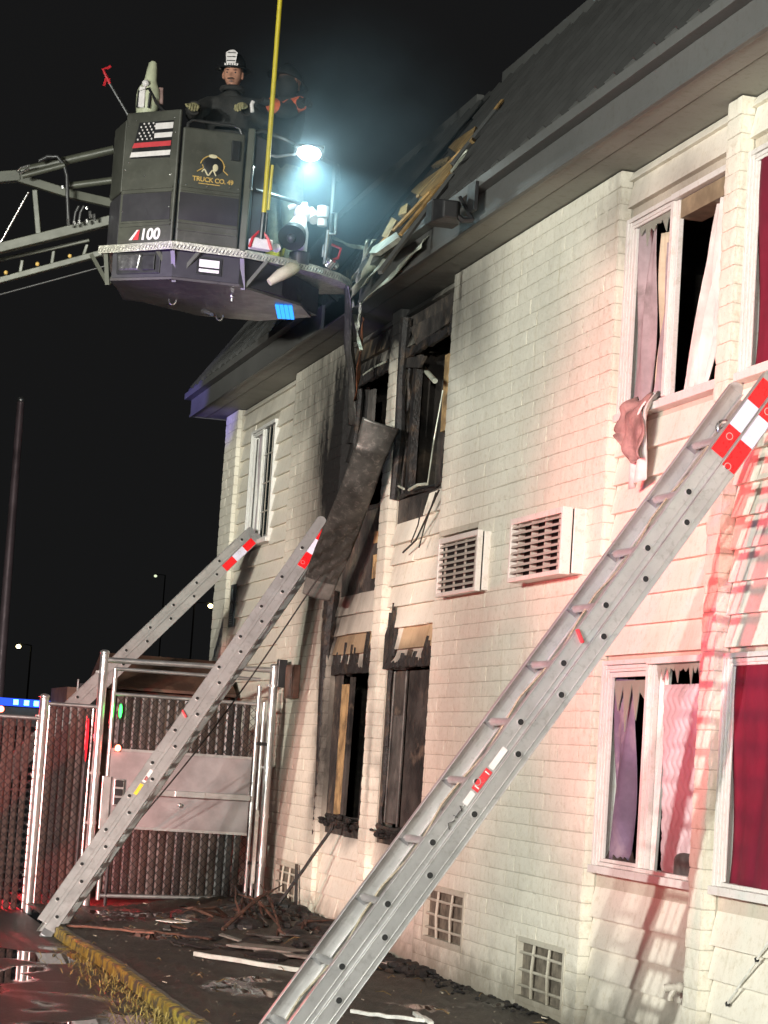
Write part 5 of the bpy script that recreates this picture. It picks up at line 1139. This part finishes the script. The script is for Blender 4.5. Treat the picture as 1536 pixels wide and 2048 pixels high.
# tools on the platform
T2 = thing('pike_pole', 'long yellow pike pole standing upright in the platform', 'pole', K(.70, .05, .05))
part('shaft', M_yellow, lambda b: b.tube(AD(528, 425, 18.1), AD(563, -40, 18.1), .019, n=10), T2, smooth=True)
part('second_shaft', M_yellow, lambda b: b.tube(AD(536, 420, 18.12), AD(545, 330, 18.12), .012, n=8), T2, smooth=True)
part('grip', M_black, lambda b: (b.tube(AD(522, 478, 18.1), AD(527, 425, 18.1), .018, n=8), b.tube(AD(529, 478, 18.12), AD(534, 425, 18.12), .012, n=8)), T2, smooth=True)
T2 = thing('tool_box', 'small white box in a red carrying strap on the platform ledge', 'tool box', K(.68, .12, .02))
part('box', M_sticker_w, lambda b: b.bar(K(.60, .10, .065), K(.76, .17, .065), .09, .085), T2, bevel=.008)
part('strap', M_redp, lambda b: (b.path([K(.60, .05, .02), K(.62, .06, .10), K(.66, .09, .155), K(.70, .10, .155), K(.74, .11, .10), K(.77, .11, .02)], .012, 6),), T2)
T2 = thing('rubbish_hook', 'red-headed hook on a grey pole sticking out of the platform', 'hook', K(-.45, .3, .95))
ha, hb = AD(247, 214, 18.45), AD(220, 168, 18.45)
part('shaft', M_hose, lambda b: b.tube(ha-(hb-ha)*3, hb, .013, n=8), T2, smooth=True)
part('head', M_redp, lambda b: (b.path([hb, AD(212, 152, 18.45), AD(206, 138, 18.45), AD(216, 136, 18.45), AD(222, 132, 18.45)], .012, 6), b.path([AD(220, 160, 18.45), AD(212, 158, 18.45), AD(208, 172, 18.45)], .012, 6)), T2)
# upright pale air-tank-like kit
T2 = thing('covered_nozzle', 'pale upright bottle-shaped kit standing on the platform behind the flag panel', 'equipment', K(-.18, .35, .9))
def kit(b):
    prof = [(-.1, .068), (.0, .068), (.06, .075), (.14, .082), (.20, .075), (.24, .055), (.28, .043), (.36, .036), (.42, .028), (.435, .015)]
    c = KP(292, 228, .45); base = K(c[0], c[1], c[2])
    b.path([base+E3*h+E1*(h*.06) for h, r in prof], [r*1.2 for h, r in prof], 14)
part('bottle', simple('pale_green_bottle', (.50, .52, .36), .45, 0, .1, 12, .1), kit, T2, smooth=True)
c_ = KP(292, 222, .45)
part('harness', M_black, lambda b: (b.path([K(c_[0]-.06, c_[1]-.08, c_[2]), K(c_[0]-.055, c_[1]-.095, c_[2]+.13), K(c_[0]+.02, c_[1]-.10, c_[2]+.16), K(c_[0]+.09, c_[1]-.06, c_[2]+.05), K(c_[0]+.17, c_[1]-.03, c_[2]-.02)], .012, 6), b.path([K(c_[0]+.03, c_[1]-.095, c_[2]), K(c_[0]+.035, c_[1]-.1, c_[2]+.12)], .012, 6)), T2)
part('side_pad', M_pinkcloth, lambda b: b.bar(K(c_[0]+.11, c_[1], c_[2]+.06), K(c_[0]+.10, c_[1], c_[2]+.20), .03, .05), T2, bevel=.01)
part('valve', M_sticker_w, lambda b: (b.bar(K(c_[0]-.03, c_[1]-.09, c_[2]+.0), K(c_[0]-.03, c_[1]-.09, c_[2]+.17), .05, .03, E2), b.ball(K(c_[0]-.01, c_[1]-.09, c_[2]+.2), .03)), T2, bevel=.006)

# ================================================================== PEOPLE
def skinned(joints, edges, root):
    """body grown from joints (position, radius) along edges; returns (verts, faces)"""
    names = list(joints); me = bpy.data.meshes.new('tmp'); me.from_pydata([joints[k][0] for k in names], [(names.index(a), names.index(b)) for a, b in edges], []); o = bpy.data.objects.new('tmp', me); scene.collection.objects.link(o)
    md = o.modifiers.new('skin', 'SKIN'); md.use_smooth_shade = True
    for i, k in enumerate(names):
        r = joints[k][1]; me.skin_vertices[0].data[i].radius = r if isinstance(r, tuple) else (r, r)
        me.skin_vertices[0].data[i].use_root = (k == root)
    sb = o.modifiers.new('sub', 'SUBSURF'); sb.levels = sb.render_levels = 2
    bpy.context.view_layer.update()
    em_ = bpy.data.meshes.new_from_object(o.evaluated_get(bpy.context.evaluated_depsgraph_get())); v = [tuple(q.co) for q in em_.vertices]; f = [tuple(p.vertices) for p in em_.polygons]
    bpy.data.objects.remove(o); return v, f
def head_into(mb, c, face, up, skin=1, hair=2):
    face = face.normalized(); up = (up-face*up.dot(face)).normalized(); rt = face.cross(up)
    def fn(t, p):
        x, y, z = math.sin(t)*math.cos(p), math.sin(t)*math.sin(p), math.cos(t)         # y = towards face
        X, Y, Z = x*.076, y*.095, z*.118
        if z < -.1: X *= 1-.34*(-z-.1)*(1 if y > -.2 else .4); Y *= 1-.10*(-z)
        if y > .55:
            Y += .022*math.exp(-((x)/.16)**2-((z+.12)/.17)**2)*1.3                        # nose
            Y -= .010*math.exp(-((abs(x)-.36)/.16)**2-((z-.06)/.12)**2)                    # eye sockets
            Y += .006*math.exp(-((z-.22)/.10)**2)                                          # brow
            Y += .006*math.exp(-((z+.78)/.16)**2-(x/.3)**2)                                # chin
        return c+rt*X+face*Y+up*Z
    n, k = 28, 20; v = [fn(math.pi*i/k, 2*math.pi*j/n) for i in range(k+1) for j in range(n)]
    mb.add(v, [(i*n+j, i*n+(j+1) % n, (i+1)*n+(j+1) % n, (i+1)*n+j) for i in range(k) for j in range(n)], skin)
    Mx = Matrix((rt, face, up)).transposed()
    for s in (-1, 1):
        mb.ball(c+rt*s*.078+up*-.005-face*.005, .012, .022, .032, 8, 6, skin, Mx)          # ears
        mb.ball(c+rt*s*.030+face*.079+up*.008, .012, .007, .007, 8, 6, 3, Mx)              # eyes
        mb.ball(c+rt*s*.030+face*.088+up*.026, .017, .006, .005, 8, 5, hair, Mx)           # brows
    mb.ball(c+face*.092-up*.043, .030, .010, .010, 10, 6, hair, Mx)                        # moustache
    mb.ball(c+face*.085-up*.064, .022, .008, .006, 8, 5, 4, Mx)                            # lips
    mb.ball(c-face*.022+up*.022, .083, .092, .112, 14, 10, hair, Mx)
def glove_into(mb, wrist, dirv, palm_n, m, curl=.9, s=1.0):
    dirv = dirv.normalized(); pn = (palm_n-dirv*palm_n.dot(dirv)).normalized(); sd = dirv.cross(pn)
    Mx = Matrix((sd, dirv, pn)).transposed(); pc = wrist+dirv*.055*s; mb.ball(pc, .048*s, .062*s, .026*s, 12, 8, m, Mx)
    for i, (o, L) in enumerate(((-.034, .07), (-.012, .082), (.012, .078), (.034, .062))):
        p = wrist+dirv*.10*s+sd*o*s; a = curl*.5; pts = [p-dirv*.02]; d = dirv.copy(); q = p
        for j in range(3):
            d = (Matrix.Rotation(0, 3, 'X') @ d); d = (d*math.cos(a)+pn*math.sin(a)).normalized() if j == 0 else (d*math.cos(a)+(pn-d*pn.dot(d)).normalized()*math.sin(a)).normalized() if (pn-d*pn.dot(d)).length > .05 else d
            q = q+d*L*s*.40; pts.append(q)
        mb.path(pts, [.0125*s, .0125*s, .0115*s, .009*s], 8, m)
    p = wrist+dirv*.03*s-sd*.04*s; mb.path([p, p-sd*.03*s+dirv*.03*s+pn*.012*s, p-sd*.018*s+dirv*.065*s+pn*.03*s], [.015*s, .014*s, .010*s], 8, m)
def person(label, foot, headc, face, shoulders_dir, lh, rh, lean, coat, pants, gl, name_parts, hands_n=(-.2, -.5, -.8)):
    """lh, rh: wrist positions"""
    foot = Vector(foot); sd = shoulders_dir.normalized(); neck = headc-E3*.15-face*.02
    chest = neck-E3*.17+lean*-.04; pel = Vector((foot.x, foot.y, foot.z+.86))*.6+(chest-E3*.42)*.4; pel.z = max(foot.z+.72, chest.z-.45)
    J = {'pel': (pel, (.17, .13)), 'waist': ((pel+chest)/2, (.165, .125)), 'chest': (chest, (.19, .135)), 'neckb': (neck-E3*.05, (.10, .09)), 'neck': (neck+E3*.03, (.062, .062))}
    E_ = [('pel', 'waist'), ('waist', 'chest'), ('chest', 'neckb'), ('neckb', 'neck')]
    for s, nm, wr in ((-1, 'l', lh), (1, 'r', rh)):
        sh = chest+sd*s*.21+E3*.07; hip = pel+sd*s*.10-E3*.06; ft_ = foot+sd*s*.13
        mid = (sh+wr)/2; L_ = (wr-sh).length; k = math.sqrt(max(.01, .30**2-(L_/2)**2)) if L_ < .6 else .05
        el = mid+(sd*s*.6-E3*.7-face*.35).normalized()*k
        J[nm+'sh'] = (sh, .088); J[nm+'el'] = (el, .068); J[nm+'wr'] = (wr, .052)
        J[nm+'hip'] = (hip, .115); kn = (hip+ft_)/2+face*.05; J[nm+'kn'] = (kn, .088); J[nm+'an'] = (ft_+E3*.09, .068); J[nm+'toe'] = (ft_+E3*.04+face*.15, .05)
        E_ += [('chest', nm+'sh'), (nm+'sh', nm+'el'), (nm+'el', nm+'wr'), ('pel', nm+'hip'), (nm+'hip', nm+'kn'), (nm+'kn', nm+'an'), (nm+'an', nm+'toe')]
    v, f = skinned(J, E_, 'pel'); mb = MB(); mb.add(v, f, 0)
    for i, fa in enumerate(f):
        z = sum(v[j][2] for j in fa)/len(fa)
        if z < pel.z-.02: mb.m[i] = 5
        if z < foot.z+.16: mb.m[i] = 3
    head_into(mb, headc, face, E3)
    glove_into(mb, lh, (lh-J['lel'][0]), Vector(hands_n), 6, .9, .88); glove_into(mb, rh, (rh-J['rel'][0]), Vector(hands_n), 6, 1.2, .88)
    o = mb.build('person', [coat, M_skin, M_hair, M_black, M_pinkcloth, pants, gl], None, smooth=True); tag(o, label, 'person'); return o, J, neck
def helmet(o, c, face, shield=True):
    face = face.normalized(); rt = face.cross(E3); Mx = Matrix((rt, face, E3)).transposed()
    def q(x, y, z): return c+rt*x+face*y+E3*z
    def dome(b):
        n, k = 24, 10
        v = [q(.100*math.sin(t*math.pi/2/k)*math.cos(6.2832*j/n), .122*math.sin(t*math.pi/2/k)*math.sin(6.2832*j/n), .06+.125*math.cos(t*math.pi/2/k)) for t in range(k+1) for j in range(n)]
        b.add(v, [(i*n+j, (i+1)*n+j, (i+1)*n+(j+1) % n, i*n+(j+1) % n) for i in range(k) for j in range(n)])
        v = [q((.098+.045*s)*math.cos(6.2832*j/n), (.12+(.05 if math.sin(6.2832*j/n) > 0 else .11)*s)*math.sin(6.2832*j/n), .062-.02*s) for s in (0, 1) for j in range(n)]
        b.add(v, [(j, n+j, n+(j+1) % n, (j+1) % n) for j in range(n)])
    h = part('helmet', M_helmet, dome, o, smooth=True, solid=.006)
    part('helmet_ridge', M_helmet, lambda b: b.path([q(0, .115*math.cos(a*.26), .065+.13*math.sin(a*.26)) for a in range(1, 12)], .008, 6), h, smooth=True)
    if shield:
        part('helmet_shield', M_sticker_w, lambda b: b.prism([q(-.038, .125, .075), q(.038, .125, .075), q(.045, .122, .13), q(.048, .115, .165), q(.025, .105, .185), q(0, .102, .192), q(-.025, .105, .185), q(-.048, .115, .165), q(-.045, .122, .13)], face*.006), h)
        part('shield_print', M_helmet, lambda b: [b.bar(q(-.034, .134-.004*i, .095+.034*i), q(.034, .134-.004*i, .095+.034*i), .004, .006) for i in range(3)], h)
        part('helmet_band', M_sticker_w, lambda b: [b.bar(q(x, .128, .066), q(x+.013, .128, .066), .004, .016) for x in (-.06, -.04, -.02, .0, .02, .04)], h)
        part('helmet_clip', M_chrome, lambda b: b.ball(q(.105, .02, .05), .012), h)
hc1 = K(*KP(466, 150, .62)); f1 = (CAM-hc1).normalized(); f1 = (f1-E1*.18); f1.z = -.12; f1.normalize()
lh = K(*KP(388, 214, .10)); rh = K(*KP(490, 216, .14))
o, J, nk = person('firefighter in black coat and black helmet with white shield, gripping the platform rail', K(.42, .70, -.20), hc1, f1, E1, lh, rh, f1, M_coat, M_coat, M_glove, 1)
helmet(o, hc1, f1)
part('coat_collar', M_coat, lambda b: b.path([nk+(E1*math.cos(a*.6283)+E2*math.sin(a*.6283))*.085+E3*.03 for a in range(11)], .022, 8), o, smooth=True)
for a_, b_ in ((J['rel'][0], rh), (J['lel'][0], lh)): part('cuff', M_coat, lambda b: b.path([a_*.4+b_*.6, a_*.1+b_*.9], [.064, .058], 10), o, smooth=True)
part('knit_wristlet', M_sticker_w, lambda b: b.path([rh-E3*.03+E1*.06, rh+E3*.03+E1*.05, rh+E3*.06+E1*.06], .016, 8), o)
hc2 = K(*KP(580, 165, 1.25)); f2 = (E1*.75+E2*.65-E3*.25).normalized()
lh2 = K(*KP(606, 205, .75)); rh2 = K(*KP(540, 208, .55))
o, J, nk = person('second firefighter in dark coat with orange sleeve bands, turned towards the roof', K(.80, 1.0, -.20), hc2, f2, (E2*.6-E1*.5).normalized(), rh2, lh2, f2, M_coat, M_pants, M_coat, 1)
helmet(o, hc2-E3*.045, f2, False)
part('hood', M_coat, lambda b: b.ball(hc2-E3*.05-f2*.03, .095, .10, .12, 14, 10), o, smooth=True)
part('sleeve_band', M_orange, lambda b: (b.path([lh2*.9+J['rel'][0]*.1, lh2*.35+J['rel'][0]*.65], [.062, .075], 10), b.path([rh2, rh2*.7+J['lel'][0]*.3], [.06, .066], 10)), o, smooth=True)
part('trouser_band', M_yellow, lambda b: [b.path([J[k+'kn'][0]+E3*-.1, J[k+'kn'][0]+E3*-.16], [.092, .090], 10) for k in 'lr'], o, smooth=True)

# ================================================================== SMOKE lit by the floodlight
def smoke():
    mt = bpy.data.materials.new('thin_smoke'); mt.use_nodes = True; n = mt.node_tree; n.nodes.clear()
    out = n.nodes.new('ShaderNodeOutputMaterial'); v = n.nodes.new('ShaderNodeVolumePrincipled'); n.links.new(v.outputs[0], out.inputs['Volume'])
    v.inputs['Color'].default_value = (.55, .80, .95, 1); v.inputs['Anisotropy'].default_value = .35
    p = geo(n); c = lpos+E1*.25-E3*.1
    a = nd(n, 'ShaderNodeVectorMath', operation='SUBTRACT'); n.links.new(p, a.inputs[0]); a.inputs[1].default_value = c
    a2 = nd(n, 'ShaderNodeVectorMath', operation='MULTIPLY'); n.links.new(a.outputs[0], a2.inputs[0]); a2.inputs[1].default_value = (1/1.6, 1/1.6, 1/1.6)
    l = nd(n, 'ShaderNodeVectorMath', operation='LENGTH'); n.links.new(a2.outputs[0], l.inputs[0])
    fall = math_(n, 'POWER', ramp(n, l.outputs['Value'], 1.0, .0), 1.5)
    nz = ramp(n, noise(n, 1.6, 3, .55, p, .4), .25, .8)
    n.links.new(math_(n, 'MULTIPLY', math_(n, 'MULTIPLY', fall, math_(n, 'MULTIPLY_ADD', nz, .8, .35)), .75), v.inputs['Density'])
    mb = MB(); mb.ball(c, 1.6, n=24, k=16); return tag(mb.build('smoke', mt, None), 'thin drifting smoke lit by the platform floodlight', 'smoke', kind='stuff')
smoke()
